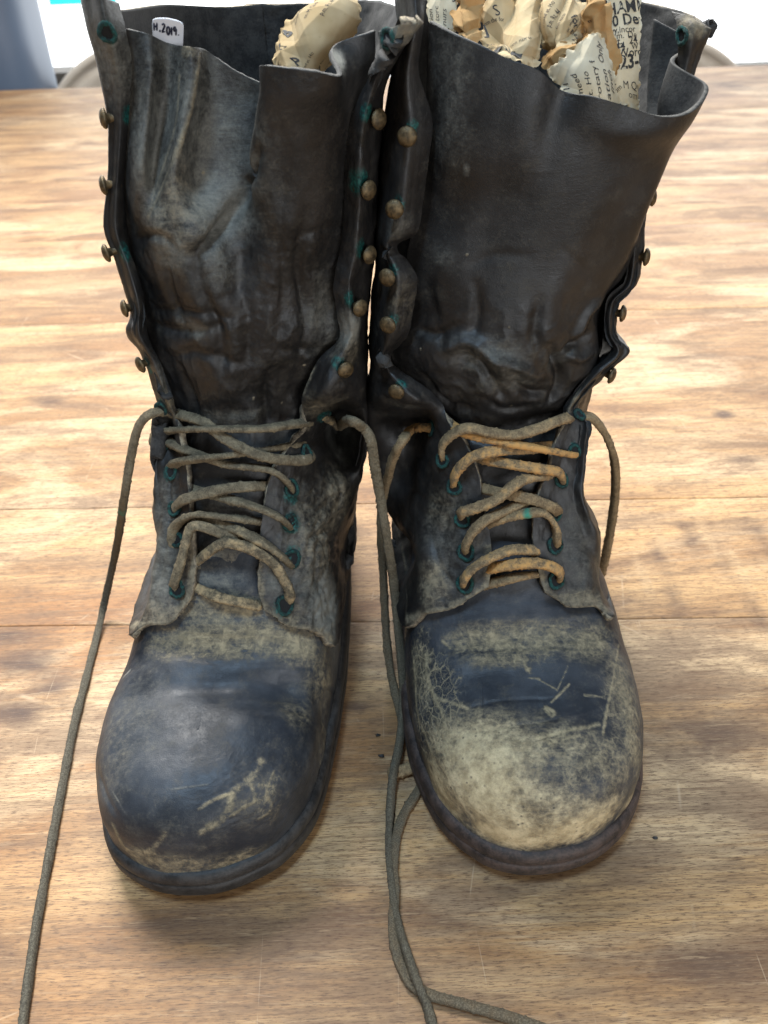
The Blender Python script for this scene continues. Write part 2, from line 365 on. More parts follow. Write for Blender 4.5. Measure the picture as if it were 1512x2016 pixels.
# ------------------------------------------------------------------ the table and what stands behind it
YAW = math.radians(-2.4)
def table():
    t = thing('plank_table', 'worn light brown plank table that the boots stand on', 'table', (0, .9, 0))
    ca, sa = math.cos(YAW), math.sin(YAW)
    seams = [-.02, .3635, .4835, .80, 1.045, 1.30, 1.62, 1.985]
    # stains and other tone patches: (kind channel, centre pixel, rx, ry in metres)
    blots = []
    def S(ch, px, py, rx, ry, a=1.0): blots.append((ch, at(px, py, Z=0)[:2], rx, ry, a))
    S(0, 60, 1290, .026, .018, 1.0); S(0, 20, 1260, .03, .012, .9); S(0, 40, 1400, .022, .012, .7); S(0, 110, 1340, .02, .014, .8)
    S(0, 900, 1830, .03, .010, .55); S(0, 330, 1800, .03, .01, .5)  # two darker ovals on the wood just before the toes
    for x, y in ((1360, 1060), (1420, 1100), (1500, 1060), (1330, 1180), (1480, 1190), (1300, 1100)): S(0, x, y, .009, .030, .55)
    for x, y in ((1300, 1060), (1395, 1060), (1455, 1120), (1265, 1130)): S(1, x, y, .005, .03, .8)
    for k in range(6): S(1, 1290+45*k, 900-22*k+(k % 2)*26, .016, .010, .8)
    S(0, 1390, 700, .04, .012, .5); S(0, 1425, 815, .010, .008, .9); S(0, 1330, 910, .02, .006, .6); S(0, 1460, 905, .02, .008, .6)
    S(0, 1320, 180, .16, .16, .55); S(0, 1440, 170, .12, .09, .5); S(0, 1260, 310, .08, .04, .5); S(0, 1400, 590, .05, .02, .4)
    S(0, 60, 400, .05, .02, .4); S(0, 150, 330, .06, .03, .45); S(0, 60, 980, .03, .012, .4); S(0, 30, 570, .018, .03, .6); S(0, 100, 790, .02, .012, .5)
    S(1, 90, 560, .09, .05, .7); S(1, 130, 250, .10, .08, .7); S(1, 60, 700, .05, .02, .6); S(1, 1420, 450, .06, .03, .8); S(1, 1330, 380, .06, .04, .6)
    S(2, 120, 1250, .08, .05, 1.0); S(2, 80, 1500, .09, .06, .6); S(2, 700, 1500, .06, .08, .3); S(2, 250, 1950, .12, .02, .6); S(2, 300, 1850, .05, .018, .7); S(2, 60, 1700, .06, .05, .5); S(2, 60, 1080, .06, .05, .5); S(2, 715, 1200, .02, .02, .6)
    S(1, 80, 1560, .05, .02, .6); S(1, 700, 1660, .03, .03, .6); S(1, 1380, 1760, .04, .05, .5); S(1, 1000, 1930, .08, .012, .6)
    S(0, 1400, 1450, .05, .02, .45); S(0, 1420, 1900, .03, .012, .5); S(0, 560, 1900, .03, .012, .45); S(0, 700, 1390, .012, .004, .7); S(0, 740, 1420, .01, .004, .7)
    for i in range(len(seams)-1):
        a, b = seams[i]+.00012, seams[i+1]-.00012
        step = .004 if b < 1.0 else .02
        hw = 1.15
        nx = int(2*hw/step) if b < .9 else 110; ny = max(4, int((b-a)/step)); ny = min(ny, 90)
        X = np.concatenate([np.linspace(-hw, -.42, 24), np.linspace(-.42, .42, 220)[1:-1], np.linspace(.42, hw, 24)]) if b < .9 else np.linspace(-hw, hw, nx); nx = len(X); Y = np.concatenate([[a, a+.0003], np.linspace(a+.0012, b-.0012, ny), [b-.0003, b]])
        g = np.zeros((len(Y), nx, 3)); g[..., 0] = X[None]; g[..., 1] = Y[:, None]
        # slightly uneven seam and eased edges
        g[[0, -1], :, 2] = -.0006; g[[1, -2], :, 2] = -.0001
        wob = .0004*fbm(np.stack([X*14, X*0+i*3.1, X*0], -1), 2)
        g[:2, :, 1] += wob; g[-2:, :, 1] += wob
        gg = g.copy(); gg[..., 0] = ca*g[..., 0]-sa*g[..., 1]; gg[..., 1] = sa*g[..., 0]+ca*g[..., 1]
        pt = np.zeros(gg.shape[:2]+(4,))
        for ch, c, rx, ry, am in blots:
            k = am*np.exp(-(((gg[..., 0]-c[0])/rx)**2+((gg[..., 1]-c[1])/ry)**2)); pt[..., ch] = np.maximum(pt[..., ch], k)
        # skirt so that every plank has its own thickness
        G2 = np.concatenate([gg[:1]+[0, 0, -.026], gg, gg[-1:]+[0, 0, -.026]], 0); P2 = np.concatenate([pt[:1], pt, pt[-1:]], 0)
        o = grid_obj('plank', G2, M['wood'], t, {'paint': P2})
    # frame under the top: apron and legs
    def box(name, x0, x1, y0, y1, z0, z1, mat, par):
        v = [(x, y, z) for x in (x0, x1) for y in (y0, y1) for z in (z0, z1)]
        v = [(ca*x-sa*y, sa*x+ca*y, z) for x, y, z in v]
        f = [(0, 1, 3, 2), (4, 6, 7, 5), (0, 4, 5, 1), (2, 3, 7, 6), (0, 2, 6, 4), (1, 5, 7, 3)]
        return mesh_obj(name, v, f, mat, par, False)
    box('underside', -1.1, 1.1, .0, 1.96, -.05, -.028, M['wood_edge'], t)
    for x in (-1.06, 1.0):
        for y in (.06, 1.86): box('leg', x, x+.06, y, y+.06, -.74, -.051, M['wood_edge'], t)
table()

plast = simple('chair_plastic', (.70, .61, .50), (.76, .67, .56), 20, .45, bump=.0001)
def chair(px, py, Y, label):
    c = at(px, py, Y=Y)
    t = thing('plastic_chair', label, 'chair', (c[0], Y, -.74), 'beige chairs behind the table')
    top = c[2]
    # arched back: half outline swept with rim, ridge and recessed panel; built as a shell of concentric arches
    nth = 64; th = np.linspace(math.radians(-35), math.radians(215), nth)
    prof = [(1.0, .012), (1.0, -.002), (.985, -.012), (.955, -.014), (.93, -.004), (.90, .004), (.86, .004), (.835, .0), (.80, .006), (.4, .01), (.01, .012)]
    rad = .300
    rows = []
    for r, d in prof:
        x = np.cos(th)*rad*r; z = np.sin(th)*rad*r*.86
        rows.append(np.stack([c[0]+x, np.full(nth, Y)+d+.25*x*x*0, top-rad*.86+z], -1))
    g = np.array(rows); grid_obj('backrest', g, plast, t)
    back = g.copy(); back[..., 1] = Y+.02; back[:, :, 1] += 0
    grid_obj('back_shell', back, plast, t)
    def bx(name, x0, x1, y0, y1, z0, z1):
        v = [(x, y, z) for x in (x0, x1) for y in (y0, y1) for z in (z0, z1)]
        f = [(0, 1, 3, 2), (4, 6, 7, 5), (0, 4, 5, 1), (2, 3, 7, 6), (0, 2, 6, 4), (1, 5, 7, 3)]
        mesh_obj(name, v, f, plast, t, False)
    zc = top-rad*.86
    bx('seat', c[0]-.21, c[0]+.21, Y+.03, Y+.44, -.31, -.28)
    for sx in (-.17, .17):
        bx('upright', c[0]+sx-.015, c[0]+sx+.015, Y+.022, Y+.045, -.309, zc-.10)
        for yy in (.06, .40): bx('leg', c[0]+sx-.013, c[0]+sx+.013, Y+yy, Y+yy+.026, -.74, -.311)
chair(282, 78, 2.30, 'beige chair with arched back behind the boot with the tag')
chair(1292, 66, 2.30, 'beige chair with arched back behind the boot full of newspaper')

fl = mesh_obj('floor', [(-6, -2, -.74), (6, -2, -.74), (6, 9, -.74), (-6, 9, -.74)], [(0, 1, 2, 3)], simple('floor_carpet', (.16, .14, .12), (.24, .21, .18), 8, .9)); tag(fl, kind='structure')
YB = 4.2
def emis(name, col, s):
    m, nt = newmat(name); o = nt.nodes.new('ShaderNodeOutputMaterial'); e = nt.nodes.new('ShaderNodeEmission')
    e.inputs[0].default_value = col+(1,); e.inputs[1].default_value = s; nt.links.new(e.outputs[0], o.inputs[0]); return m
def rect(name, x0, x1, z0, z1, y, mat, th=.02):
    v = [(x, yy, z) for x in (x0, x1) for yy in (y, y+th) for z in (z0, z1)]
    f = [(0, 1, 3, 2), (4, 6, 7, 5), (0, 4, 5, 1), (2, 3, 7, 6), (0, 2, 6, 4), (1, 5, 7, 3)]
    return mesh_obj(name, v, f, mat, None, False)
zl = at(90, 128, Y=YB)[2]
w = rect('wall', -5, 5, -.739, -.42, YB, simple('wall_white', (.6, .59, .57), (.66, .65, .63), 6, .8)); tag(w, kind='structure')
w = rect('window', -5, 5, -.4195, 2.6, YB+.05, emis('window_daylight', (.95, .98, 1.0), 2.2)); tag(w, kind='structure')
pl = rect('low_cabinet', at(20, 128, Y=YB-.2)[0], at(420, 128, Y=YB-.2)[0], -.739, zl, YB-.2, simple('cabinet_grey', (.20, .18, .165), (.25, .23, .21), 6, .7), .15); tag(pl, 'low dark grey cabinet in front of the bright window behind the chair', 'cabinet')
a0 = at(98, 11, Y=YB-.3); a1 = at(170, -40, Y=YB-.3); b0 = at(60, 11, Y=YB-.3)
def teal():
    m, nt = newmat('teal_paint'); o = nt.nodes.new('ShaderNodeOutputMaterial'); t = nt.nodes.new('ShaderNodeBsdfTranslucent')
    d = nt.nodes.new('ShaderNodeBsdfDiffuse'); mx = nt.nodes.new('ShaderNodeMixShader'); mx.inputs[0].default_value = .25
    for q in (t, d): q.inputs[0].default_value = (.22, .80, .80, 1)
    nt.links.new(t.outputs[0], mx.inputs[1]); nt.links.new(d.outputs[0], mx.inputs[2]); nt.links.new(mx.outputs[0], o.inputs[0]); return m
TEAL = teal()
tb = rect('teal_board', a0[0], a1[0]+.1, a0[2], a0[2]+.35, YB-.3, TEAL, .002); tag(tb, 'teal strip hanging before the bright window above the chair', 'banner')
tb2 = rect('teal_board', b0[0]-.05, at(76, 13, Y=YB-.3)[0], a0[2], a0[2]+.35, YB-.3, TEAL, .002); tag(tb2, 'narrow teal strip beside the blue-grey bin', 'banner')

def binn():
    m = NT('bin_plastic'); k = m.noise(7, 3, .5)
    mat = m.done(m.mix(k, (.105, .145, .215), (.13, .175, .25)), .38, spec=.5)
    c = at(-40, 178, Y=2.14); t = thing('storage_bin', 'blue-grey plastic bin standing behind the table edge', 'bin', (c[0], 2.25, -.74))
    e = at(66, 178, Y=2.14)[0]; r = e-c[0]
    th = np.linspace(0, 2*np.pi, 64, endpoint=False); rows = []
    for z, k in ((-.74, .80), (-.735, .86), (-.2, .95), (.1, 1.0), (.30, 1.02), (.31, 1.06), (.33, 1.06), (.335, 1.0)):
        q = np.sign(np.cos(th))*np.abs(np.cos(th))**.5, np.sign(np.sin(th))*np.abs(np.sin(th))**.5
        rows.append(np.stack([c[0]+r*k*q[0], 2.14+r+r*k*q[1], np.full(64, z)], -1))
    grid_obj('bin_body', np.array(rows), mat, t, wrap=True)
    lid = [np.stack([c[0]+r*k*np.cos(th), 2.14+r+r*k*np.sin(th), np.full(64, z)], -1) for k, z in ((1.04, .336), (.9, .35), (.5, .36), (.01, .362))]
    grid_obj('lid', np.array(lid), mat, t, wrap=True)
binn()

# ------------------------------------------------------------------ boots: the form they are shaped on
class Last:
    def __init__(s, outline, spine, lift=.026):
        """outline: plan points at welt height (back centre -> image-left side -> toe -> image-right side), closed.
        spine: rows (Y, X, H)"""
        s.sp = np.array(spine); s.lift_h = lift
        o = spline(np.array(outline), 600, closed=True)
        s.outline = arc_resample(o, 720, True)
    def lift(s, Y): return s.lift_h*smooth(.315, .40, Y)
    def spine_at(s, Y):
        return np.interp(Y, s.sp[:, 0], s.sp[:, 1]), s._H(Y)
    def _H(s, Y):
        yy = np.linspace(s.sp[0, 0], s.sp[-1, 0], 400)
        if not hasattr(s, '_hc'):
            hs = np.interp(yy, s.sp[:, 0], s.sp[:, 2]); k = np.ones(9)/9
            hp = np.concatenate([np.full(4, hs[0]), hs, np.full(4, hs[-1])]); s._hc = np.convolve(hp, k, 'valid')
        return np.interp(Y, yy, s._hc)
    def surface(s, nu, nv, ymax=None, n_exp=2.35, bulge=.022, cap=None):
        o = s.outline; Y0, Y1 = s.sp[0, 0], s.sp[-1, 0]
        def sm(y):                                    # soft clamp of outline Y onto the spine
            k = .012; return Y0+k*np.log1p(np.exp((y-Y0)/k))
        ys = np.minimum(sm(o[:, 1]), Y1)
        X, H = s.spine_at(ys)
        if cap: H = cap-.006*np.log1p(np.exp((cap-H)/.006))
        if ymax is not None:
            keep = o[:, 1] < ymax
            i0 = np.where(~keep)[0]
            # rotate so that the kept run is contiguous
            st = [i for i in range(len(o)) if keep[i] and not keep[i-1]][0]
            idx = [(st+k) % len(o) for k in range(int(keep.sum()))]
        else: idx = list(range(len(o)))
        F = np.stack([o[idx, 0], o[idx, 1], X[idx], ys[idx], H[idx]], 1)
        d = np.linalg.norm(np.diff(F[:, :2], axis=0), axis=1)+np.abs(np.diff(F[:, 4]))
        F = arc_resample(F, nu, weight=d)
        v = np.linspace(0, 1, nv); v = .75*v+.25*(1-np.cos(np.pi*v))/2
        ph = v*np.pi/2
        fr = smooth(.33, .25, F[:, 1])[None]             # rounder over the toe
        n1 = n_exp+1.0*fr
        c = np.cos(ph)[:, None]**(2/n1); z = np.sin(ph)[:, None]**(2/n1)
        c = c*(1+bulge*np.sin(np.pi*np.clip(v*1.7, 0, 1))[:, None]*(.6+.4*fr))
        zw = .022+s.lift(F[:, 1])
        G = np.zeros((nv, nu, 3))
        G[..., 0] = F[:, 2]+(F[:, 0]-F[:, 2])*c
        G[..., 1] = F[:, 3]+(F[:, 1]-F[:, 3])*c
        G[..., 2] = zw+(F[:, 4]-zw)*z
        return G

L_OUT = [(-.058, .492), (-.085, .478), (-.098, .44), (-.102, .40), (-.110, .355), (-.124, .315), (-.1365, .27), (-.1390, .245),
         (-.1355, .226), (-.1266, .2064), (-.1079, .1951), (-.0882, .1926), (-.071, .1963), (-.0539, .2065), (-.0404, .2279),
         (-.0329, .2681), (-.0285, .3053), (-.0265, .335), (-.0245, .37), (-.025, .41), (-.028, .45), (-.038, .48)]
L_SP = [(.236, -.086, .0665), (.256, -.083, .0715), (.274, -.079, .0785), (.286, -.076, .0895), (.300, -.072, .110), (.314, -.068, .134),
        (.326, -.066, .158), (.336, -.064, .185), (.345, -.061, .205), (.36, -.06, .212), (.455, -.058, .212)]
R_OUT = [(.062, .492), (.036, .478), (.026, .44), (.022, .40), (.013, .355), (.009, .32), (.008, .289), (.0103, .2597),
         (.015, .2385), (.023, .2186), (.0361, .204), (.048, .1976), (.0617, .1955), (.0793, .1981), (.0942, .2053), (.1077, .2188), (.1150, .2335),
         (.1190, .255), (.1190, .285), (.115, .32), (.112, .355), (.104, .40), (.100, .44), (.088, .478)]
R_SP = [(.238, .066, .0665), (.258, .066, .0715), (.276, .065, .079), (.288, .064, .090), (.302, .063, .110), (.315, .062, .134),
        (.327, .061, .158), (.337, .061, .185), (.346, .062, .205), (.36, .062, .212), (.455, .062, .212)]

def sole_parts(root, last, mat, spring=.007):
    o = arc_resample(last.outline, 300, True)
    nx = np.roll(o, -1, 0)-np.roll(o, 1, 0); nrm = np.stack([nx[:, 1], -nx[:, 0]], 1); nrm /= np.linalg.norm(nrm, axis=1)[:, None]
    if ((o-o.mean(0))*nrm).sum(1).mean() < 0: nrm = -nrm
    li = last.lift(o[:, 1]); spr = spring*smooth(.262, .19, o[:, 1])
    wob = fbm(np.stack([o[:, 0]*60, o[:, 1]*60, o[:, 0]*0], 1), 3)*.0006
    def ring(off, z, k=1.0): return np.stack([o[:, 0]+nrm[:, 0]*(off*.66+wob*k), o[:, 1]+nrm[:, 1]*(off*.66+wob*k), z+li+spr*max(0, 1-z/.03)+wob*.5], 1)
    def body(name, prof, m):
        c = np.array([o[:, 0].mean(), o[:, 1].mean()])
        rings = [ring(a, z) for a, z in prof]
        first = rings[0].copy(); first[:, :2] = c+(first[:, :2]-c)*.6; first[:, 2] = rings[0][:, 2]
        lastr = rings[-1].copy(); lastr[:, :2] = c+(lastr[:, :2]-c)*.02
        # bottom closes on the boot's mid line so that the heel end keeps its height
        lastr = np.stack([np.interp(o[:, 1], last.sp[:, 0], last.sp[:, 1]), np.clip(o[:, 1], .25, .44), rings[-1][:, 2]], 1)
        return grid_obj(name, np.array([first]+rings+[lastr]), m, root, wrap=True, flip=True)
    body('welt', [(-.003, .0235), (.0010, .0236), (.0032, .0226), (.0046, .0198), (.0048, .0165), (.0040, .0144), (.0026, .0139), (-.004, .0138)], mat)
    body('outsole', [(-.004, .0137), (.0026, .0136), (.0042, .0128), (.0047, .0105), (.0044, .0060), (.0030, .0020), (.0002, .0002), (-.006, .0001)], mat)
    # stacked heel block under the raised back of the sole
    hs = o[o[:, 1] > .405]; i0 = [i for i in range(300) if o[i, 1] > .405 and o[i-1, 1] <= .405][0]
    idx = [(i0+k) % 300 for k in range(len(hs))]
    rows = []
    for z, k in ((.0258, 1.02), (.018, 1.04), (.0172, 1.015), (.0162, 1.04), (.008, 1.03), (.0015, 1.02), (.0, .98)):
        c = np.array([last.sp[-1, 1], .445]); r = c+(o[idx]-c)*k
        rows.append(np.concatenate([r, np.full((len(r), 1), z)], 1))
    rows = [np.concatenate([[[last.sp[-1, 1], .445, .0258]]*len(idx)], 0)]+rows+[np.array([[last.sp[-1, 1], .445, 0.0]]*len(idx))]
    grid_obj('heel', np.array(rows), mat, root, wrap=True)

def tube(pts, rad, sides=14, step=.0007, fuzz=.0, flat=1.0, twist=0.0, seed=1, square=4.5, taper=None, caps=True):
    P = spline(np.asarray(pts, float), max(40, 12*len(pts)))
    n = max(8, int(np.linalg.norm(np.diff(P, axis=0), axis=1).sum()/step)); P = arc_resample(P, n)
    T = np.gradient(P, axis=0); T /= np.linalg.norm(T, axis=1)[:, None]
    up = np.array([0, -.5, .85]); U = np.zeros_like(P); prev = up-(up@T[0])*T[0]; prev /= np.linalg.norm(prev)
    for i in range(n):
        prev = prev-(prev@T[i])*T[i]; prev /= np.linalg.norm(prev); U[i] = prev
    V = np.cross(T, U)
    th = np.linspace(0, 2*np.pi, sides, endpoint=False)
    a = np.cos(th); b = np.sin(th); k = (np.abs(a)**square+np.abs(b)**square)**(-1/square)
    tw = twist*np.linspace(0, 1, n)+.35*perlin(np.stack([np.arange(n)*step*55+seed*9.1, np.zeros(n)+seed, np.zeros(n)], 1))
    r = np.ones(n)*rad*(1+.26*perlin(np.stack([np.arange(n)*step*90+seed*3.7, np.zeros(n), np.zeros(n)+seed], 1)))
    if caps: r[0] *= .25; r[-1] *= .25; r[1] *= .8; r[-2] *= .8
    if taper is not None: r = r*np.interp(np.linspace(0, 1, n), *zip(*taper))
    ca, sa = np.cos(tw)[:, None], np.sin(tw)[:, None]
    A = a*k; B = b*k*flat
    A2 = A[None]*ca-B[None]*sa; B2 = A[None]*sa+B[None]*ca
    G = P[:, None]+(V[:, None]*A2[..., None]+U[:, None]*B2[..., None])*r[:, None, None]
    if fuzz:
        rs = np.random.RandomState(seed); nd = G-P[:, None]; nd /= np.maximum(np.linalg.norm(nd, axis=2, keepdims=True), 1e-9)
        jit = rs.normal(size=G.shape[:2]); jit = np.where(jit > 1.3, jit*1.7, jit*.35)
        G = G+nd*(jit*fuzz)[..., None]+(nd*(fuzz*.6)*fbm(G*1500, 2)[..., None])
    return G
def join_grids(name, grids, mat, parent, paints=None):
    vs_, fs, ps, o = [], [], [], 0
    for k, G in enumerate(grids):
        nr, nc = G.shape[:2]; vs_.append(G.reshape(-1, 3)); fs.append(gfaces(nr, nc, True)+o); o += nr*nc
        p = np.zeros((nr*nc, 4)) if paints is None or paints[k] is None else paints[k].reshape(-1, 4); ps.append(p)
    return mesh_obj(name, np.concatenate(vs_), np.concatenate(fs), mat, parent, True, {'paint': np.concatenate(ps)})

def quarter(root, last_tree, levels, side, xc, top_back, res=(260, 210), name='quarter', seed=0, back_lo=.047, extra=None):
    """levels: (E px, M px, O px, Y or None); low ones lie on the form, high ones stand free at depth Y.
    returns the finished Skin"""
    rows = []; n = len(levels)
    for i, (e, m, o, yy) in enumerate(levels):
        f = i/(n-1)
        if yy is None or isinstance(yy, float):
            p = [cast(last_tree, *e, off=.0066, seen=True), cast(last_tree, *((e[0]+m[0])/2, (e[1]+m[1])/2), off=.0062, seen=True), cast(last_tree, *m, off=.0058, seen=True), cast(last_tree, *((o[0]+m[0])/2, (o[1]+m[1])/2), off=.0050), cast(last_tree, *o, off=.0042)]
            if yy is not None: p[4] = at(*o, Y=yy); p[3] = .5*p[3]+.5*(at((o[0]+m[0])/2, (o[1]+m[1])/2, Y=p[2][1]*.62+yy*.38))
        else:
            ye, ym, yo = yy if isinstance(yy, tuple) else (yy, yy-.001, yy+.012)
            p = [at(*e, Y=ye), at((e[0]+m[0])/2, (e[1]+m[1])/2, Y=(ye+ym)/2-.001), at(*m, Y=ym), at((o[0]+m[0])/2, (o[1]+m[1])/2, Y=(ym*2+yo)/3), at(*o, Y=yo)]
        O = p[-1]
        zb = back_lo+(top_back-back_lo)*f**1.05
        wz = smooth(0, .3, f)
        hw = abs(O[0]-xc)
        s1 = np.array([xc+side*(hw*(1.02-.02*wz)), max(O[1]+.03, .385), O[2]*.55+zb*.45])
        s2 = np.array([xc+side*hw*.80, .45, O[2]*.25+zb*.75])
        b1 = np.array([xc+side*hw*.35, .478, zb]); b = np.array([xc-side*.004, .484+.001*side, zb])
        rows.append(p+[s1, s2, b1, b])
    G = patch(np.array(rows), *res)
    return Skin(G, out=(side*.4, -1, .2))

def leather_sheet(name, sk, mat, root, thick=.0032, flip=False, inner=None, edge='edge'):
    G = sk.finish()
    o = grid_obj(name, G, [mat, inner or mat, M[edge]], root, {'paint': sk.paint}, flip=sk.flip)
    md = o.modifiers.new('thickness', 'SOLIDIFY'); md.thickness = thick; md.offset = -1.0
    md.material_offset = 1; md.material_offset_rim = 2; md.use_rim = True
    return o

def stud(root, base, axis, r=.0038, seed=0, reach=.0030):
    axis = np.array(axis, float); axis /= np.linalg.norm(axis)
    prof = [(.0, .0024), (.0012, .0023), (.0024, .0020), (.0033, .0014), (r, .0008), (r*1.0, .0003), (.0034, -.0002), (.0018, -.0006), (.0015, -.0025), (.0016, -.0045), (.0024, -.0062), (.0005, -.0066)]
    u = np.cross(axis, [.3, .2, 1]); u /= np.linalg.norm(u); v = np.cross(axis, u)
    th = np.linspace(0, 2*np.pi, 20, endpoint=False)
    c = np.asarray(base)+axis*reach
    G = np.array([[c+axis*h+(u*math.cos(t)+v*math.sin(t))*rr for t in th] for rr, h in prof])
    return grid_obj('stud', G, M['brass'], root, wrap=True)
def eyelet(root, c, n, r=.0042, seed=0, mat=None, tube_r=.00075):
    n = np.array(n, float); n /= np.linalg.norm(n); u = np.cross(n, [1, .1, .2]); u /= np.linalg.norm(u); v = np.cross(n, u)
    th = np.linspace(0, 2*np.pi, 30, endpoint=False); ph = np.linspace(0, 2*np.pi, 9, endpoint=False)
    G = np.zeros((30, 9, 3))
    for i, t in enumerate(th):
        rr = r*.82*(1+.07*math.sin(3*t+seed)); d = u*math.cos(t)+v*math.sin(t)*.92
        for j, p in enumerate(ph): G[i, j] = np.asarray(c)+d*(rr+tube_r*1.25*math.cos(p))+n*(tube_r*math.sin(p))
    G += (gn := (fbm(G*1100, 2)*.0006))[..., None]*n+.0003*perlin(G*1500)[..., None]
    nv = 270; vs_ = list(G.reshape(-1, 3)); fs = []
    for i in range(30):
        for j in range(9): fs.append((i*9+j, i*9+(j+1) % 9, ((i+1) % 30)*9+(j+1) % 9, ((i+1) % 30)*9+j))
    nring = len(fs); c0 = np.asarray(c)+n*.0001; vs_.append(c0)
    for t in th: vs_.append(c0+(u*math.cos(t)+v*math.sin(t)*.92)*r*.76)
    for i in range(30): fs.append((nv, nv+1+i, nv+1+(i+1) % 30))  # flat disc over the leather, stands in for the shaded opening
    o = mesh_obj('eyelet', vs_, fs, [mat or M['verdigris'], M['hole_shade']], root)
    for k in range(nring, len(fs)): o.data.polygons[k].material_index = 1
    return o

M['hole_shade'] = simple('eyelet_hole_shade', (.003, .003, .003), (.006, .006, .006), 300, .9)  # near-black colour paints the shade inside the eyelet opening
# =================================================================== image-left boot
def path_on(tree, pts, default=.0072):
    out = []
    for q in pts:
        off = q[2] if len(q) > 2 else default
        if off >= .003: off += .0032
        out.append(cast(tree, q[0], q[1], off=off, seen=True))
    return out

def build_left():
    root = thing('leather_boot', 'black leather boot with a dark scuffed toe and a small white tag in its top', 'boot', (-.065, .34, 0), 'pair of old lace-up boots')
    last = Last(L_OUT, L_SP); G0 = last.surface(300, 80); tree = bvh_grid(G0)
    sole_parts(root, last, M['rubber_left'])
    # ---- vamp
    v = Skin(last.surface(540, 260, ymax=.46, cap=.118), out=(0, -.5, 1))
    v.bump(555, 1350, 190, 36, -7.0); v.bump(630, 1380, 90, 30, -2.5); v.bump(540, 1440, 170, 50, 2.2); v.bump(600, 1290, 120, 40, 1.8); v.bump(390, 1450, 190, 150, 1.6); v.bump(640, 1400, 50, 30, -1.8)
    v.bump(450, 1270, 330, 38, -1.6)
    v.groove([(470, 1385), (560, 1395), (640, 1420)], 9, -1.0); v.groove([(500, 1410), (590, 1420), (640, 1445)], 6, -.6)
    v.groove([(560, 1330), (640, 1350), (662, 1370)], 8, -.8)
    for k in range(9): v.groove([(250+6*k, 1238+k*5), (400, 1252+k*6), (560, 1262+k*6), (662, 1268+k*7)], 3.0, -.28 if k % 2 else -.42)
    v.groove([(195, 1520), (206, 1555), (230, 1600)], 7, -.7)
    v.noise((45, 45, 45), 1.2, 2); v.noise((240, 240, 240), .10, 3); v.noise((70, 500, 400), .22, 2, mask=np.exp(-v.blobm(450, 1265, 400, 90)))
    # flaking over the toe: shallow broken edges
    v.noise((330, 330, 330), .30, 2, ridge=True, mask=np.exp(-v.blobm(530, 1580, 110, 110)))
    v.blob(0, 470, 1255, 270, 42, .74); v.blob(0, 340, 1262, 130, 32, .6); v.blob(1, 260, 1440, 100, 200, .30); v.blob(1, 340, 1640, 220, 90, .26); v.blob(1, 620, 1440, 80, 160, .28); v.blob(0, 590, 1275, 110, 40, .75)
    v.blob(0, 590, 1405, 110, 40, .42); v.blob(0, 640, 1330, 70, 90, .5); v.blob(0, 300, 1700, 150, 45, .62); v.blob(0, 470, 1690, 160, 26, .55)
    v.blob(0, 645, 1480, 50, 110, .36); v.blob(0, 225, 1470, 50, 170, .24); v.blob(1, 310, 1430, 60, 80, .22)
    v.stroke(0, [(512, 1502), (492, 1535), (460, 1560), (446, 1600), (400, 1636)], 9, .60); v.stroke(0, [(468, 1556), (420, 1575), (392, 1592)], 4, .62); v.stroke(0, [(492, 1545), (500, 1575), (476, 1590), (452, 1606)], 5, .6); v.blob(0, 510, 1570, 90, 90, .26)
    v.stroke(0, [(536, 1520), (522, 1560), (530, 1590), (505, 1612)], 4, .55); v.stroke(0, [(505, 1545), (535, 1548)], 3, .5)
    v.stroke(0, [(225, 1625), (250, 1670), (300, 1680)], 8, .75); v.stroke(0, [(325, 1640), (300, 1670), (260, 1690)], 6, .6)
    v.stroke(1, [(255, 1320), (244, 1335)], 4, .9); v.stroke(1, [(225, 1560), (250, 1600)], 3, .5); v.stroke(1, [(410, 1545), (340, 1555)], 3, .5)
    v.blob(1, 430, 1150, 90, 50, .5); v.blob(0, 440, 1200, 150, 40, .6); v.blob(1, 250, 1200, 60, 60, .6); v.blob(1, 660, 1280, 40, 60, .55); v.blob(1, 430, 1215, 120, 25, .55)
    v.blob(2, 520, 1570, 70, 80, .42)
    v.finish(); grid_obj('vamp', v.G, M['leather'], root, {'paint': v.paint}, flip=v.flip)
    # ---- quarters
    lv = [((372, 1182), (335, 1228), (266, 1237), None), ((382, 1130), (345, 1150), (282, 1160), None), ((378, 1060), (350, 1075), (305, 1085), None),
          ((374, 985), (352, 995), (322, 1010), None), ((366, 920), (346, 925), (318, 935), None), ((354, 855), (336, 852), (308, 855), None),
          ((345, 795), (330, 795), (309, 795), (.340, .336, .347)), ((319, 722), (302, 715), (281, 702), (.341, .336, .348)),
          ((291, 660), (272, 657), (249, 655), (.341, .334, .347)), ((287, 605), (272, 605), (258, 612), (.342, .337, .350)),
          ((268, 530), (250, 525), (228, 515), (.345, .341, .350)), ((247, 470), (228, 465), (208, 462), (.346, .342, .350)), ((243, 420), (224, 418), (206, 425), (.347, .343, .351)),
          ((246, 330), (230, 330), (214, 335), (.348, .344, .352)), ((254, 230), (234, 232), (213, 237), (.348, .344, .353)), ((260, 130), (228, 130), (192, 130), (.347, .341, .354)),
          ((248, 62), (208, 52), (170, 50), (.346, .337, .355)), ((235, 6), (198, -8), (158, -12), (.350, .338, .356))]
    q = quarter(root, tree, lv, -1, -.054, .3155)
    fade = (1-.75*smooth(.45, .7, np.linspace(0, 1, q.shape[0])))[:, None]; q.noise((60, 60, 60), 1.5, 3, mask=fade); q.noise((220, 220, 220), .4, 3, mask=fade)
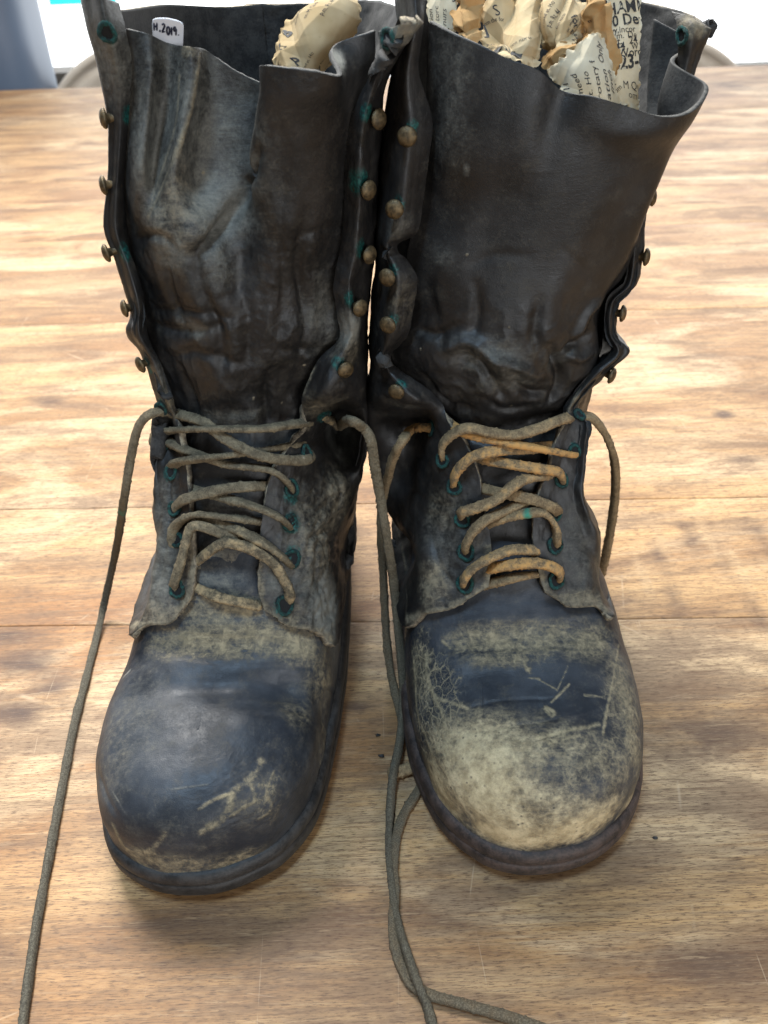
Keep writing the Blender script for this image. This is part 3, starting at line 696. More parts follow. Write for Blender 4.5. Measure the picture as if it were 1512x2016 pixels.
    for pts in ([(330, 1060), (318, 1120), (300, 1180)], [(312, 1060), (300, 1120), (285, 1180)], [(345, 1080), (335, 1160), (320, 1210)], [(350, 900), (335, 960), (335, 1040)]): q.groove(pts, 4, -.7)
    q.blob(0, 310, 1215, 90, 40, .55); q.blob(1, 310, 1130, 70, 150, .58); q.blob(1, 330, 1000, 40, 80, .5); q.blob(1, 215, 110, 60, 90, .55); q.blob(1, 270, 690, 30, 40, .4); q.blob(0, 325, 790, 30, 50, .6)
    q.blob(1, 320, 760, 30, 60, .55); q.stroke(0, [(262, 1232), (330, 1224), (362, 1195), (378, 1150), (378, 1060)], 13, .85)
    for x, y in ((212, 62), (252, 225), (246, 372), (246, 495), (316, 800), (318, 880), (330, 930), (347, 1150), (292, 720)): q.blob(2, x, y, 13, 20, 1.0)
    leather_sheet('quarter', q, M['shaft'], root, flip=False, inner=M['lining'])
    lr = [((521, 1202), (572, 1234), (652, 1257), None), ((508, 1158), (560, 1180), (662, 1190), None), ((510, 1110), (565, 1118), (666, 1125), None),
          ((513, 1050), (570, 1050), (676, 1060), None), ((519, 1000), (580, 995), (696, 1005), .358), ((531, 945), (590, 940), (708, 950), .357),
          ((562, 890), (615, 890), (716, 890), .355), ((603, 842), (645, 838), (719, 838), .353), ((594, 787), (640, 787), (718, 780), (.337, .331, .352)),
          ((625, 712), (668, 716), (720, 715), (.339, .333, .354)), ((667, 665), (694, 657), (721, 655), (.342, .336, .355)), ((660, 610), (690, 605), (722, 600), (.341, .334, .356)),
          ((655, 555), (690, 550), (728, 550), (.341, .335, .356)), ((670, 490), (702, 490), (736, 490), (.343, .337, .357)), ((678, 400), (710, 400), (742, 400), (.344, .338, .358)),
          ((677, 307), (711, 310), (746, 310), (.344, .338, .358)), ((691, 228), (721, 228), (750, 228), (.343, .337, .357)), ((728, 150), (744, 150), (760, 155), (.340, .336, .352)),
          ((746, 105), (770, 98), (795, 98), (.336, .331, .345)), ((741, 62), (788, 48), (832, 42), (.338, .329, .338))]
    r = quarter(root, tree, lr, 1, -.054, .3155)
    r.noise((60, 60, 60), 1.6, 3); r.noise((220, 220, 220), .5, 3)
    for pts in ([(640, 1000), (610, 1060), (600, 1120)], [(625, 1040), (640, 1090), (630, 1160)], [(655, 1020), (620, 1090), (640, 1210)], [(620, 1120), (645, 1180), (655, 1240)], [(660, 760), (690, 740), (700, 720)], [(600, 1060), (650, 1040), (690, 990)], [(640, 900), (670, 960), (660, 1010)]): r.groove(pts, 6, -1.0)
    r.noise((190, 190, 190), 1.8, 3, ridge=True, mask=np.exp(-r.blobm(635, 1080, 80, 200)))
    r.blob(1, 600, 1090, 80, 200, .42); r.blob(1, 660, 860, 60, 90, .5); r.blob(0, 625, 1060, 60, 110, .50); r.blob(0, 560, 1215, 80, 30, .55); r.blob(1, 640, 1200, 45, 90, .85); r.blob(1, 690, 650, 30, 40, .95); r.blob(1, 680, 850, 60, 130, .62); r.blob(0, 640, 800, 50, 60, .5)
    r.blob(0, 660, 990, 60, 90, .5); r.blob(1, 560, 1130, 60, 60, .55); r.blob(0, 690, 700, 40, 40, .4); r.blob(1, 790, 55, 60, 50, .85); r.blob(0, 800, 50, 50, 40, .5)
    r.stroke(0, [(510, 1110), (508, 1160), (521, 1202), (572, 1234), (652, 1257)], 12, .75); r.stroke(0, [(603, 842), (594, 787), (625, 712), (664, 668)], 8, .6)
    for x, y, s in ((765, 78, 15), (725, 222, 15), (705, 360, 24), (712, 488, 18), (690, 590, 16), (668, 715, 15), (635, 815, 22), (600, 885, 14), (573, 975, 20), (572, 1030, 24), (578, 1090, 20), (558, 1195, 24), (678, 200, 9), (678, 180, 8)): r.blob(2, x, y, s, s*1.1, 1.0)
    leather_sheet('quarter', r, M['shaft'], root, flip=False, inner=M['lining'])
    # ---- tongue
    rows = []
    def onlast(y, xs, off=.0012): rows.append([cast(tree, x, y, off=-.0012) for i, x in enumerate(xs)])
    f14 = np.linspace(0, 1, 14)
    def free(y, x0, x1, ys, dy=0):
        xs = x0+(x1-x0)*f14
        yv = np.interp(f14, np.linspace(0, 1, len(ys)), ys)
        rows.append([at(x, y+dy*abs(2*k-1), Y=yy) for x, yy, k in zip(xs, yv, f14)])
    onlast(1165, 370+(535-370)*f14); onlast(1100, 368+(525-368)*f14); onlast(1020, 355+(540-355)*f14); onlast(930, 345+(585-345)*f14)
    free(845, 335, 620, (.348, .338, .334, .333, .334, .340, .349))
    free(760, 328, 625, (.350, .340, .331, .329, .332, .339, .350))
    free(680, 290, 668, (.350, .338, .330, .328, .331, .338, .351))
    free(600, 276, 668, (.351, .338, .329, .330, .330, .337, .352))
    free(510, 258, 684, (.352, .331, .327, .337, .328, .335, .352))
    free(440, 246, 690, (.351, .329, .329, .343, .325, .333, .350))
    def hand(pts): rows.append([at(a, b, Y=c) for a, b, c in pts])
    hand([(244, 340, .350), (275, 342, .335), (303, 345, .342), (342, 348, .331), (385, 350, .344), (430, 352, .346), (470, 352, .346), (500, 350, .341), (488, 345, .331), (530, 345, .325), (590, 345, .326), (640, 345, .332), (672, 342, .342), (690, 340, .351)])
    hand([(250, 230, .350), (285, 235, .339), (318, 240, .348), (358, 245, .336), (400, 252, .349), (445, 260, .351), (490, 262, .350), (522, 255, .344), (500, 245, .329), (545, 245, .321), (605, 245, .322), (655, 240, .330), (686, 232, .341), (704, 225, .350)])
    hand([(250, 120, .350), (295, 140, .343), (332, 150, .351), (375, 160, .342), (415, 172, .353), (460, 190, .355), (505, 200, .353), (538, 190, .345), (512, 180, .327), (555, 182, .318), (620, 188, .318), (668, 180, .327), (692, 140, .340), (735, 130, .348)])
    hand([(248, 57, .350), (290, 66, .347), (334, 86, .353), (376, 92, .346), (406, 99, .355), (452, 132, .356), (508, 160, .354), (542, 160, .346), (514, 130, .326), (560, 133, .317), (622, 141, .316), (671, 147, .325), (655, 92, .342), (738, 60, .348)])
    t = Skin(patch(np.array(rows), 330, 300), out=(0, -1, 0))
    for pts, w_, d in (([(392, 105), (375, 220), (338, 340), (310, 450), (330, 540)], 6, .45), ([(300, 90), (295, 200), (280, 320), (270, 430)], 7, .4),
                       ([(505, 300), (470, 400), (420, 470), (385, 500)], 9, -3.0), ([(385, 500), (400, 560), (430, 640), (440, 720)], 8, -1.8), ([(330, 470), (340, 560), (370, 650)], 8, -1.5),
                       ([(560, 260), (555, 420), (560, 560), (545, 700)], 10, -1.0), ([(600, 420), (590, 520), (600, 640), (580, 780)], 9, -1.3), ([(480, 480), (470, 560), (490, 640), (480, 780)], 12, -1.6),
                       ([(300, 640), (360, 650), (430, 640)], 7, -1.3), ([(310, 610), (380, 605), (450, 625)], 6, -.9), ([(340, 700), (400, 690), (470, 720)], 8, -1.2), ([(560, 690), (620, 690), (665, 680)], 7, -1.2),
                       ([(360, 720), (380, 780), (385, 830)], 10, -2.2), ([(530, 740), (525, 800), (530, 840)], 10, -1.6), ([(590, 470), (625, 452), (670, 448)], 5, -.35), ([(600, 545), (640, 532), (668, 536)], 6, -.4), ([(270, 470), (310, 460), (345, 480)], 6, -1.0)): t.groove(pts, w_*1.35, d*1.7)
    t.bump(285, 430, 40, 45, 2.2); t.bump(360, 440, 40, 60, 1.5); t.bump(420, 590, 60, 60, 2.0); t.bump(350, 580, 50, 60, 1.5); t.bump(520, 600, 60, 80, 1.2); t.bump(440, 740, 60, 60, 1.5)
    low = (smooth(330, 520, np.linspace(1165, 60, 330))*(1-.85*smooth(820, 900, np.linspace(1165, 60, 330))))[:, None]
    t.noise((32, 24, 24), 5.0, 2, mask=.25+.75*low); t.noise((90, 50, 50), 1.3, 2, ridge=True, mask=low*.9+.1); t.noise((130, 190, 190), .35, 3, ridge=True, mask=low); t.noise((320, 320, 320), .16, 3)
    t.blob(1, 390, 280, 170, 210, .50); t.blob(1, 420, 400, 90, 90, .70); t.blob(1, 300, 320, 40, 160, .60); t.blob(1, 380, 640, 60, 26, .55); t.blob(1, 330, 490, 60, 60, .5); t.blob(1, 430, 820, 120, 22, .55); t.blob(1, 640, 620, 60, 120, .40); t.blob(0, 340, 400, 60, 90, .42); t.blob(1, 430, 520, 40, 50, .55)
    t.stroke(0, [(392, 105), (375, 220), (335, 330), (300, 425)], 6, .75); t.stroke(0, [(352, 150), (340, 260), (300, 400)], 5, .6)
    t.blob(1, 440, 1130, 90, 60, .62); t.blob(0, 440, 1140, 110, 60, .6); t.blob(1, 440, 1000, 120, 60, .4); t.blob(1, 664, 120, 14, 30, 1.0); t.blob(0, 372, 96, 16, 14, .8)
    for x, y in ((400, 340), (600, 720), (560, 800), (500, 790)): t.blob(0, x, y, 3, 3, .9)
    leather_sheet('tongue', t, M['shaft'], root, thick=.0018, inner=M['lining'], edge='edge_dark')
    # ---- studs and eyelets
    for (x, y, ax) in ((218, 232, (-1, -.35, .05)), (217, 363, (-1, -.3, .0)), (221, 495, (-1, -.45, -.1)), (257, 605, (-1, -.4, .0)), (286, 714, (-.8, -.6, -.1)),
                       (733, 234, (.75, -.75, .1)), (714, 372, (.7, -.75, .05)), (716, 499, (.75, -.7, .05)), (699, 602, (.65, -.8, .0)), (674, 722, (.45, -.95, .0))):
        tr = q.tree if x < 400 else r.tree
        stud(root, cast(tr, x, y), ax, reach=.0019 if x < 400 else .0030)
    def ey(tr, x, y, sz=.0042, mat=None, nrm=None, k=0):
        c = cast(tr, x, y, off=.0004); d = -ray(x, y); n_ = np.array(tr.find_nearest(Vector(c))[1]); n_ = n_ if n_ @ d > 0 else -n_
        return eyelet(root, c+n_*.0003, n_, sz, k, mat)
    for k, (x, y, s) in enumerate(((765, 76, .0036), (638, 818, .0046), (602, 893, .0044), (573, 962, .0046), (570, 1030, .0050), (575, 1100, .0046), (560, 1192, .0050))): ey(r.tree, x, y, s, k=k)
    for k, (x, y, s) in enumerate(((212, 62, .0036), (318, 803, .0034), (322, 872, .0036), (338, 930, .0038), (344, 1002, .0036), (350, 1062, .0038), (350, 1160, .0046))): ey(q.tree, x, y, s, k=k+9)
    # ---- lace
    H, Z0 = .0086, .0020
    spans = [
        ([(316, 884, .003), (301, 868, .006), (318, 851), (405, 844, .0085), (510, 844, .0085), (572, 836, .006), (612, 831, .0015)], 0.1),
        ([(322, 806, .002), (339, 813, .0055), (398, 830, .005), (440, 862, .0085), (493, 890, .0098), (545, 904, .0085), (598, 906, .0074), (614, 897, .004), (606, 886, -.001)], .1),
        ([(330, 868, .000), (349, 879, .003), (395, 897, .003), (450, 915, .003), (510, 921, .006), (545, 932, .0075), (570, 956, .006), (572, 972, .000)], .1),
        ([(330, 948, .001), (328, 930, .005), (345, 913, .0074), (372, 906), (440, 898, .0072), (496, 890, .0045), (570, 878, .0014), (600, 872, -.001)], .1),
        ([(340, 1008, .003), (350, 992, .0066), (372, 980), (440, 963, .0072), (490, 958, .0055), (530, 957, .001)], .2),
        ([(352, 955, .0005), (400, 970, .0028), (454, 984, .0058), (503, 998, .0078), (545, 1016, .008), (566, 1032, .005), (570, 1044, -.001)], .1),
        ([(348, 1084, .002), (339, 1062, .006), (343, 1040), (360, 1023), (390, 1013), (440, 1018, .008), (490, 1024, .0045), (530, 1029, .0005)], .15),
        ([(344, 1166, -.001), (343, 1148, .0055), (353, 1117, .0088), (364, 1075, .0106), (376, 1040, .0115), (400, 1037, .0108), (447, 1056, .007), (480, 1073, .004)], .3),
        ([(388, 1020, .003), (447, 1037, .0055), (475, 1047, .0085), (528, 1075, .0095), (560, 1100, .0085), (576, 1116, .002)], .38),
        ([(385, 1108, .0005), (402, 1094, .0035), (426, 1076, .008), (450, 1069, .0105), (496, 1082, .0105), (538, 1110, .0098), (561, 1146, .0088), (571, 1172, .0066), (560, 1192, .000)], .46),
        ([(372, 1150, .000), (395, 1161, .0026), (430, 1176, .0034), (475, 1186, .0032), (515, 1194, .0005)], .52),
    ]
    gs, ps = [], []
    for k, (pts, clean) in enumerate(spans):
        Gt = tube(path_on(tree, pts, H), .0024, fuzz=.00013, flat=.58, twist=1.2*(k % 3-1), seed=k+3)
        p = np.zeros(Gt.shape[:2]+(4,)); p[..., 0] = clean; gs.append(Gt); ps.append(p)
    # long end on the image-left: falls from the top eyelet to the table and lies there
    A = [tuple(cast(tree, 322, 808, off=.002)), at(305, 812, Y=.338), at(284, 824, Y=.336), at(269, 850, Y=.336), at(257, 905, Y=.336), at(244, 985, Y=.338)]
    gl = [(229, 1080, .055), (207, 1180, .014), (190, 1255, .0027), (165, 1352, .0027), (145, 1432, .0027), (126, 1530, .0027), (108, 1625, .0027), (90, 1722, .0027), (72, 1822, .0027), (56, 1930, .0027), (44, 2030, .0027), (40, 2120, .0027)]
    A += [at(x, y, Z=z) for x, y, z in gl]
    gs.append(tube(A, .0021, fuzz=.00010, flat=.72, twist=2, seed=31)); p = np.zeros(gs[-1].shape[:2]+(4,)); p[int(.17*len(p)):int(.19*len(p)), :, 2] = .55; p[..., 1] = np.interp(np.linspace(0, 1, len(p)), (0, .12, .3, 1), (.1, .35, .75, .95))[:, None]; ps.append(p)
    # the other end hangs between the boots and runs out towards the camera
    B = [cast(r.tree, 636, 820, off=-.0015), cast(r.tree, 648, 820, off=.0034), cast(r.tree, 664, 822, off=.0045), at(688, 828, Y=.326), at(717, 844, Y=.324), at(731, 870, Y=.322), at(738, 918, Y=.322), at(748, 974, Y=.322), at(760, 1049, Y=.320)]
    gl = [(774, 1138, .075), (783, 1227, .050), (791, 1317, .028), (794, 1376, .016), (787, 1460, .0085), (774, 1526, .0078), (768, 1602, .0027), (766, 1678, .0027), (771, 1739, .0027), (783, 1815, .0027), (801, 1876, .0060), (822, 1937, .0080), (841, 1982, .0030), (853, 2030, .0027), (866, 2110, .0027)]
    B += [at(x, y, Z=z) for x, y, z in gl]
    gs.append(tube(B, .0023, fuzz=.00013, flat=.72, twist=3, seed=37)); p = np.zeros(gs[-1].shape[:2]+(4,)); p[:int(.1*len(p)), :, 0] = .5; p[..., 1] = np.interp(np.linspace(0, 1, len(p)), (0, .1, .3, .6, 1), (0, .2, .45, .6, .75))[:, None]; ps.append(p)
    join_grids('lace', gs, M['lace_left'], root, ps)
    return root, dict(q=q, r=r, t=t, tree=tree)
LEFT = build_left()

# =================================================================== image-right boot
def build_right():
    root = thing('leather_boot', 'black leather boot with toe worn to pale tan, stuffed with crumpled newspaper', 'boot', (.063, .34, 0), 'pair of old lace-up boots')
    last = Last(R_OUT, R_SP); G0 = last.surface(300, 80); tree = bvh_grid(G0)
    sole_parts(root, last, M['rubber_right'])
    v = Skin(last.surface(540, 260, ymax=.46, cap=.118), out=(0, -.5, 1))
    v.bump(1010, 1255, 330, 34, -1.3); v.bump(1040, 1390, 200, 120, 1.0); v.bump(1030, 1570, 200, 90, 1.2); v.bump(1180, 1440, 70, 40, -1.0)
    for k in range(9): v.groove([(830, 1236+k*6), (950, 1232+k*6), (1080, 1226+k*6), (1200, 1216+k*7)], 3.0, -.30 if k % 2 else -.46)
    for pts in ([(880, 1455), (980, 1435), (1090, 1420), (1190, 1390)], [(1040, 1465), (1130, 1435), (1230, 1410)], [(900, 1400), (1000, 1380), (1100, 1378)]): v.groove(pts, 4, -.35)
    v.groove([(1236, 1442), (1262, 1447)], 3, -.6); v.groove([(948, 1350), (950, 1450)], 2, -.35)
    v.noise((45, 45, 45), 1.1, 2); v.noise((240, 240, 240), .10, 3); v.noise((70, 500, 400), .22, 2, mask=np.exp(-v.blobm(1010, 1260, 400, 90)))
    v.noise((330, 330, 330), .5, 2, ridge=True, mask=np.exp(-v.blobm(840, 1420, 70, 200)))
    # worn toe: pale hide
    v.blob(3, 1000, 1560, 200, 120, .86); v.blob(3, 930, 1500, 140, 95, .66); v.blob(3, 1110, 1625, 200, 70, .8); v.blob(3, 1235, 1590, 40, 70, .50); v.blob(3, 870, 1560, 70, 80, .75); v.blob(3, 980, 1640, 200, 40, .95)
    v.blob(3, 1010, 1485, 90, 40, .32)
    v.blob(0, 830, 1330, 30, 100, .45); v.blob(0, 870, 1470, 60, 70, .6); v.blob(0, 1010, 1258, 200, 40, .68); v.blob(0, 1160, 1262, 110, 50, .60); v.blob(0, 1230, 1380, 40, 160, .62)
    v.blob(0, 1110, 1460, 160, 30, .40); v.blob(0, 1210, 1500, 80, 60, .46); v.blob(0, 940, 1450, 90, 60, .62); v.blob(0, 1000, 1290, 120, 30, .55); v.blob(0, 1150, 1630, 150, 40, .7)
    for pts, w_, a in (([(1218, 1270), (1206, 1340), (1196, 1390), (1188, 1445)], 4, .8), ([(1118, 1312), (1096, 1362)], 1.6, .7), ([(1120, 1350), (1085, 1385)], 2.6, .85), ([(1075, 1395), (1090, 1405), (1085, 1413), (1073, 1398)], 4, .95),
                       ([(1040, 1338), (1060, 1340), (1095, 1360)], 2, .7), ([(1060, 1455), (1120, 1440), (1180, 1425)], 5, .8), ([(838, 1290), (845, 1350), (870, 1400), (882, 1445)], 7, .85), ([(815, 1300), (822, 1400), (850, 1480)], 6, .8),
                       ([(860, 1375), (900, 1388), (920, 1395)], 5, .8), ([(1150, 1370), (1190, 1374)], 3, .7), ([(1240, 1360), (1246, 1430)], 4, .7), ([(1045, 1315), (1050, 1320)], 5, .9), ([(870, 1262), (885, 1275)], 4, .8), ([(1030, 1295), (1036, 1320)], 3, .6),
                       ([(1000, 1480), (1060, 1470), (1140, 1450)], 5, .7), ([(905, 1245), (930, 1280)], 5, .7)): v.stroke(0, pts, w_, a)
    v.stroke(1, [(925, 1597), (935, 1612)], 5, 1.0)
    v.paint[..., 3] *= 1-.62*np.exp(-v.blobm(1130, 1530, 110, 60))
    v.paint[..., 3] *= 1-.25*np.exp(-v.blobm(1060, 1600, 60, 40))
    v.blob(2, 855, 1390, 65, 130, .95); v.blob(2, 830, 1310, 40, 80, .8); v.blob(2, 1120, 1520, 110, 60, .5); v.blob(2, 1225, 1420, 50, 130, .55)
    v.finish(); grid_obj('vamp', v.G, M['leather'], root, {'paint': v.paint}, flip=v.flip)
    # ---- quarters
    lv = [((962, 1156), (890, 1199), (803, 1222), None), ((967, 1112), (885, 1140), (798, 1150), None), ((966, 1060), (885, 1085), (789, 1085), None), ((950, 992), (875, 1010), (770, 1020), .357),
          ((942, 932), (860, 945), (750, 960), .358), ((916, 872), (850, 885), (736, 890), .356), ((882, 829), (835, 828), (727, 832), .354), ((871, 794), (815, 792), (724, 790), (.337, .331, .354)),
          ((836, 762), (788, 760), (726, 757), (.338, .332, .355)), ((791, 731), (762, 730), (733, 722), (.341, .336, .354)), ((772, 702), (752, 700), (731, 692), (.342, .336, .354)), ((803, 658), (768, 658), (730, 658), (.341, .334, .356)),
          ((815, 606), (775, 606), (735, 610), (.341, .334, .357)), ((823, 551), (780, 551), (739, 560), (.341, .335, .357)), ((803, 516), (770, 516), (744, 513), (.342, .337, .355)), ((783, 484), (760, 482), (740, 473), (.344, .339, .356)),
          ((822, 458), (780, 452), (741, 445), (.342, .336, .356)), ((833, 400), (788, 400), (746, 395), (.343, .336, .358)), ((845, 311), (798, 311), (752, 311), (.343, .337, .358)), ((853, 242), (803, 242), (758, 240), (.343, .337, .358)),
          ((840, 193), (800, 190), (766, 180), (.343, .338, .356)), ((823, 134), (800, 134), (777, 130), (.342, .339, .352)), ((834, 54), (815, 50), (792, 50), (.342, .339, .352)), ((838, -2), (815, -15), (784, -20), (.346, .343, .356))]
    q = quarter(root, tree, lv, -1, .062, .3155)
    fade = (1-.6*smooth(.45, .7, np.linspace(0, 1, q.shape[0])))[:, None]; q.noise((60, 60, 60), 1.5, 3, mask=fade); q.noise((220, 220, 220), .4, 3, mask=fade)
    for pts in ([(800, 960), (850, 990), (900, 1000)], [(830, 1010), (880, 1020), (860, 1060)], [(850, 1060), (870, 1120), (900, 1160)], [(760, 780), (800, 800), (850, 800)], [(750, 490), (770, 500), (790, 500)]): q.groove(pts, 5, -.7)
    q.blob(0, 850, 1150, 40, 50, .72); q.stroke(0, [(803, 1220), (885, 1198), (960, 1156), (966, 1080)], 12, .8); q.stroke(0, [(803, 1215), (797, 1113), (784, 1050), (770, 1018)], 3, .6); q.blob(1, 890, 1080, 90, 140, .36); q.blob(0, 870, 1000, 80, 50, .40)
    q.blob(1, 800, 800, 50, 40, .42); q.blob(1, 780, 450, 40, 40, .42); q.blob(0, 790, 600, 40, 60, .35)
    for x, y in ((812, 250), (785, 400), (773, 533), (775, 628), (790, 757), (852, 838), (868, 905), (892, 955), (908, 1022), (920, 1088), (915, 1150)): q.blob(2, x, y, 13, 15, .95)
    leather_sheet('quarter', q, M['shaft'], root, inner=M['lining'])
    lr = [((1073, 1167), (1125, 1196), (1195, 1200), None), ((1057, 1110), (1110, 1125), (1198, 1130), None), ((1048, 1042), (1100, 1050), (1165, 1050), None), ((1060, 975), (1095, 975), (1134, 975), None), ((1080, 930), (1105, 930), (1133, 920), None),
          ((1095, 870), (1115, 870), (1136, 870), None), ((1113, 832), (1125, 830), (1138, 828), None), ((1112, 800), (1125, 797), (1141, 793), (.338, .334, .346)), ((1158, 737), (1177, 735), (1197, 729), (.342, .337, .347)),
          ((1202, 695), (1218, 695), (1237, 689), (.345, .340, .348)), ((1192, 655), (1202, 655), (1213, 650), (.348, .343, .352)), ((1195, 600), (1206, 596), (1219, 590), (.350, .345, .354)), ((1225, 560), (1240, 560), (1254, 556), (.352, .346, .355)),
          ((1235, 500), (1250, 500), (1264, 499), (.354, .349, .357)), ((1250, 410), (1260, 410), (1272, 408), (.357, .353, .361)), ((1285, 320), (1296, 320), (1306, 320), (.362, .358, .367)), ((1312, 230), (1328, 230), (1342, 228), (.368, .364, .373)),
          ((1332, 140), (1352, 135), (1370, 130), (.374, .370, .379)), ((1335, 65), (1366, 60), (1397, 64), (.376, .370, .378)), ((1322, 22), (1362, 30), (1398, 56), (.384, .376, .381))]
    r = quarter(root, tree, lr, 1, .062, .3155)
    r.noise((60, 60, 60), 1.3, 3); r.noise((220, 220, 220), .45, 3)
    r.blob(0, 1150, 1185, 80, 26, .75); r.blob(0, 1190, 1120, 30, 70, .6); r.blob(1, 1130, 1090, 70, 140, .36); r.blob(0, 1360, 45, 60, 24, .8); r.stroke(0, [(1057, 1110), (1073, 1167), (1125, 1196), (1195, 1200)], 12, .72); r.blob(0, 1190, 800, 50, 60, .3); r.stroke(0, [(1113, 825), (1158, 737), (1200, 700)], 6, .45)
    for x, y in ((1345, 70), (1141, 815), (1128, 880), (1103, 945), (1090, 1010), (1090, 1073), (1095, 1140)): r.blob(2, x, y, 11, 13, .95)
    leather_sheet('quarter', r, M['shaft'], root, inner=M['lining'])
    # ---- tongue: broad, bowed forward, its image-right edge folded back in an S
    rows = []; f10 = np.linspace(0, 1, 10)
    def back(x1, y, yy, k=1.0): return [(x1+2, y-2, yy+.010*k), (x1-16*k, y-4, yy+.018*k), (x1-8*k, y-6, yy+.026*k), (x1-40*k, y-8, yy+.032*k)]
    def onlast(y, x0, x1):
        xs = list(x0+(x1-x0)*f10)
        p = [cast(tree, x, y, off=-.0012) for i, x in enumerate(xs)]
        rows.append(p+[p[-1]+np.array([.001*k, .002*k, -.0005*k]) for k in range(1, 5)])
    def free(y, x0, x1, ys, k=.5):
        xs = x0+(x1-x0)*f10; yv = np.interp(f10, np.linspace(0, 1, len(ys)), ys)
        bk = back(x1, y, yv[-1], k) if y < 450 else [(x1+dx*(1.0 if y < 560 else .8 if y < 650 else .35), y, yv[-1]+dy) for dx, dy in ((8, .006), (20, .012), (30, .017), (38, .021))]
        rows.append([at(x, y, Y=c) for x, c in zip(xs, yv)]+[at(*q_[:2], Y=q_[2]) for q_ in bk])
    onlast(1165, 935, 1095); onlast(1090, 930, 1085); onlast(1010, 915, 1090); onlast(930, 890, 1110)
    free(845, 862, 1128, (.346, .337, .334, .334, .337, .344), .2)
    free(765, 810, 1150, (.351, .336, .329, .329, .334, .346), .3)
    free(690, 770, 1168, (.352, .336, .328, .327, .331, .343), .4)
    free(610, 795, 1166, (.352, .336, .330, .328, .330, .342), .5)
    free(510, 800, 1228, (.352, .337, .331, .329, .331, .342), .6)
    free(400, 826, 1277, (.352, .337, .331, .328, .331, .341), .8)
    def hand(pts): rows.append([at(a, b, Y=c) for a, b, c in pts])
    hand([(838, 300, .352), (880, 302, .339), (930, 305, .333), (985, 308, .330), (1040, 310, .328), (1100, 312, .328), (1165, 314, .329), (1225, 314, .332), (1280, 312, .337), (1318, 305, .345), (1322, 296, .357), (1300, 280, .368), (1312, 265, .378), (1275, 255, .388)])
    hand([(838, 160, .351), (885, 170, .340), (935, 185, .334), (985, 200, .331), (1040, 212, .329), (1095, 235, .330), (1155, 250, .328), (1220, 262, .328), (1290, 268, .331), (1345, 255, .340), (1362, 230, .355), (1306, 195, .371), (1342, 166, .386), (1280, 138, .398)])
    hand([(846, 42, .350), (893, 66, .341), (945, 88, .336), (1000, 115, .333), (1060, 138, .331), (1108, 178, .333), (1165, 190, .328), (1225, 206, .329), (1305, 230, .331), (1364, 218, .339), (1394, 170, .354), (1328, 122, .372), (1364, 84, .388), (1290, 38, .402)])
    t = Skin(patch(np.array(rows), 330, 300), out=(0, -1, 0))
    for pts, w_, d in (([(846, 560), (862, 640), (880, 720)], 9, -.5), ([(1150, 660), (1110, 690), (1080, 720)], 9, -2.6), ([(930, 520), (980, 502), (1040, 505)], 7, -.35), ([(1060, 590), (1050, 650), (1060, 700)], 9, -1.3),
                       ([(870, 690), (920, 670), (960, 690), (1000, 740)], 9, 2.4), ([(900, 700), (950, 720), (985, 770)], 8, -2.4), ([(960, 690), (1010, 710), (1060, 740)], 8, 2.0), ([(1000, 740), (1040, 770), (1080, 770)], 7, -1.8), ([(840, 740), (880, 790), (930, 800)], 8, -1.8),
                       ([(820, 650), (860, 660), (900, 640)], 7, -1.2), ([(940, 560), (940, 620), (930, 660)], 8, -1.2), ([(1080, 680), (1100, 740), (1080, 790)], 8, -2.0), ([(1100, 690), (1135, 700), (1165, 690)], 8, 1.6), ([(1180, 590), (1150, 620), (1130, 680)], 9, 1.5),
                       ([(1110, 490), (1140, 520), (1160, 550)], 6, -.35), ([(960, 780), (990, 800), (1040, 795)], 6, -1.2), ([(1110, 175), (1080, 260), (1075, 340)], 16, -.8)): t.groove(pts, w_*1.3, d*1.7)
    t.bump(880, 520, 50, 60, 1.5); t.bump(1010, 720, 50, 40, 2.0); t.bump(1060, 650, 90, 60, 2.0); t.bump(870, 720, 40, 40, 1.5); t.bump(1130, 730, 40, 50, 2.2); t.bump(980, 600, 80, 60, 1.0)
    low = (smooth(420, 660, np.linspace(1165, 60, 330))*(1-.85*smooth(820, 900, np.linspace(1165, 60, 330))))[:, None]
    t.noise((32, 26, 26), 4.0, 2, mask=.25+.75*low); t.noise((80, 65, 65), 1.6, 2, ridge=True, mask=low); t.noise((150, 200, 200), .3, 3, ridge=True, mask=low); t.noise((300, 300, 300), .14, 3, mask=.25+.75*low)
    t.blob(1, 960, 700, 110, 50, .42); t.blob(1, 1000, 740, 80, 40, .42); t.blob(1, 880, 190, 50, 160, .36); t.blob(1, 1090, 710, 60, 30, .36); t.blob(0, 1035, 1140, 60, 40, .5); t.blob(1, 880, 500, 40, 40, .3); t.blob(1, 1380, 190, 22, 50, .8); t.blob(0, 1330, 110, 40, 120, .4)
    t.blob(1, 918, 335, 8, 14, .5)
    for x, y in ((830, 686), (1005, 793), (920, 500), (1000, 640)): t.blob(0, x, y, 3, 3, .9)
    leather_sheet('tongue', t, M['shaft'], root, thick=.0018, inner=M['lining'], edge='edge_dark')
    # ---- studs, eyelets
    for (x, y, ax) in ((806, 266, (-.3, -1, .1)), (781, 408, (-.3, -1, .1)), (769, 541, (-.45, -.9, .05)), (770, 634, (-.45, -.9, .05)), (785, 764, (-.35, -.95, .0)),
                       (1272, 388, (1, -.35, .1)), (1260, 505, (1, -.35, .0)), (1214, 616, (1, -.35, .0)), (1194, 736, (.85, -.5, -.15))):
        stud(root, cast(q.tree if x < 1000 else r.tree, x, y), ax, reach=.0030 if x < 1000 else .0020)
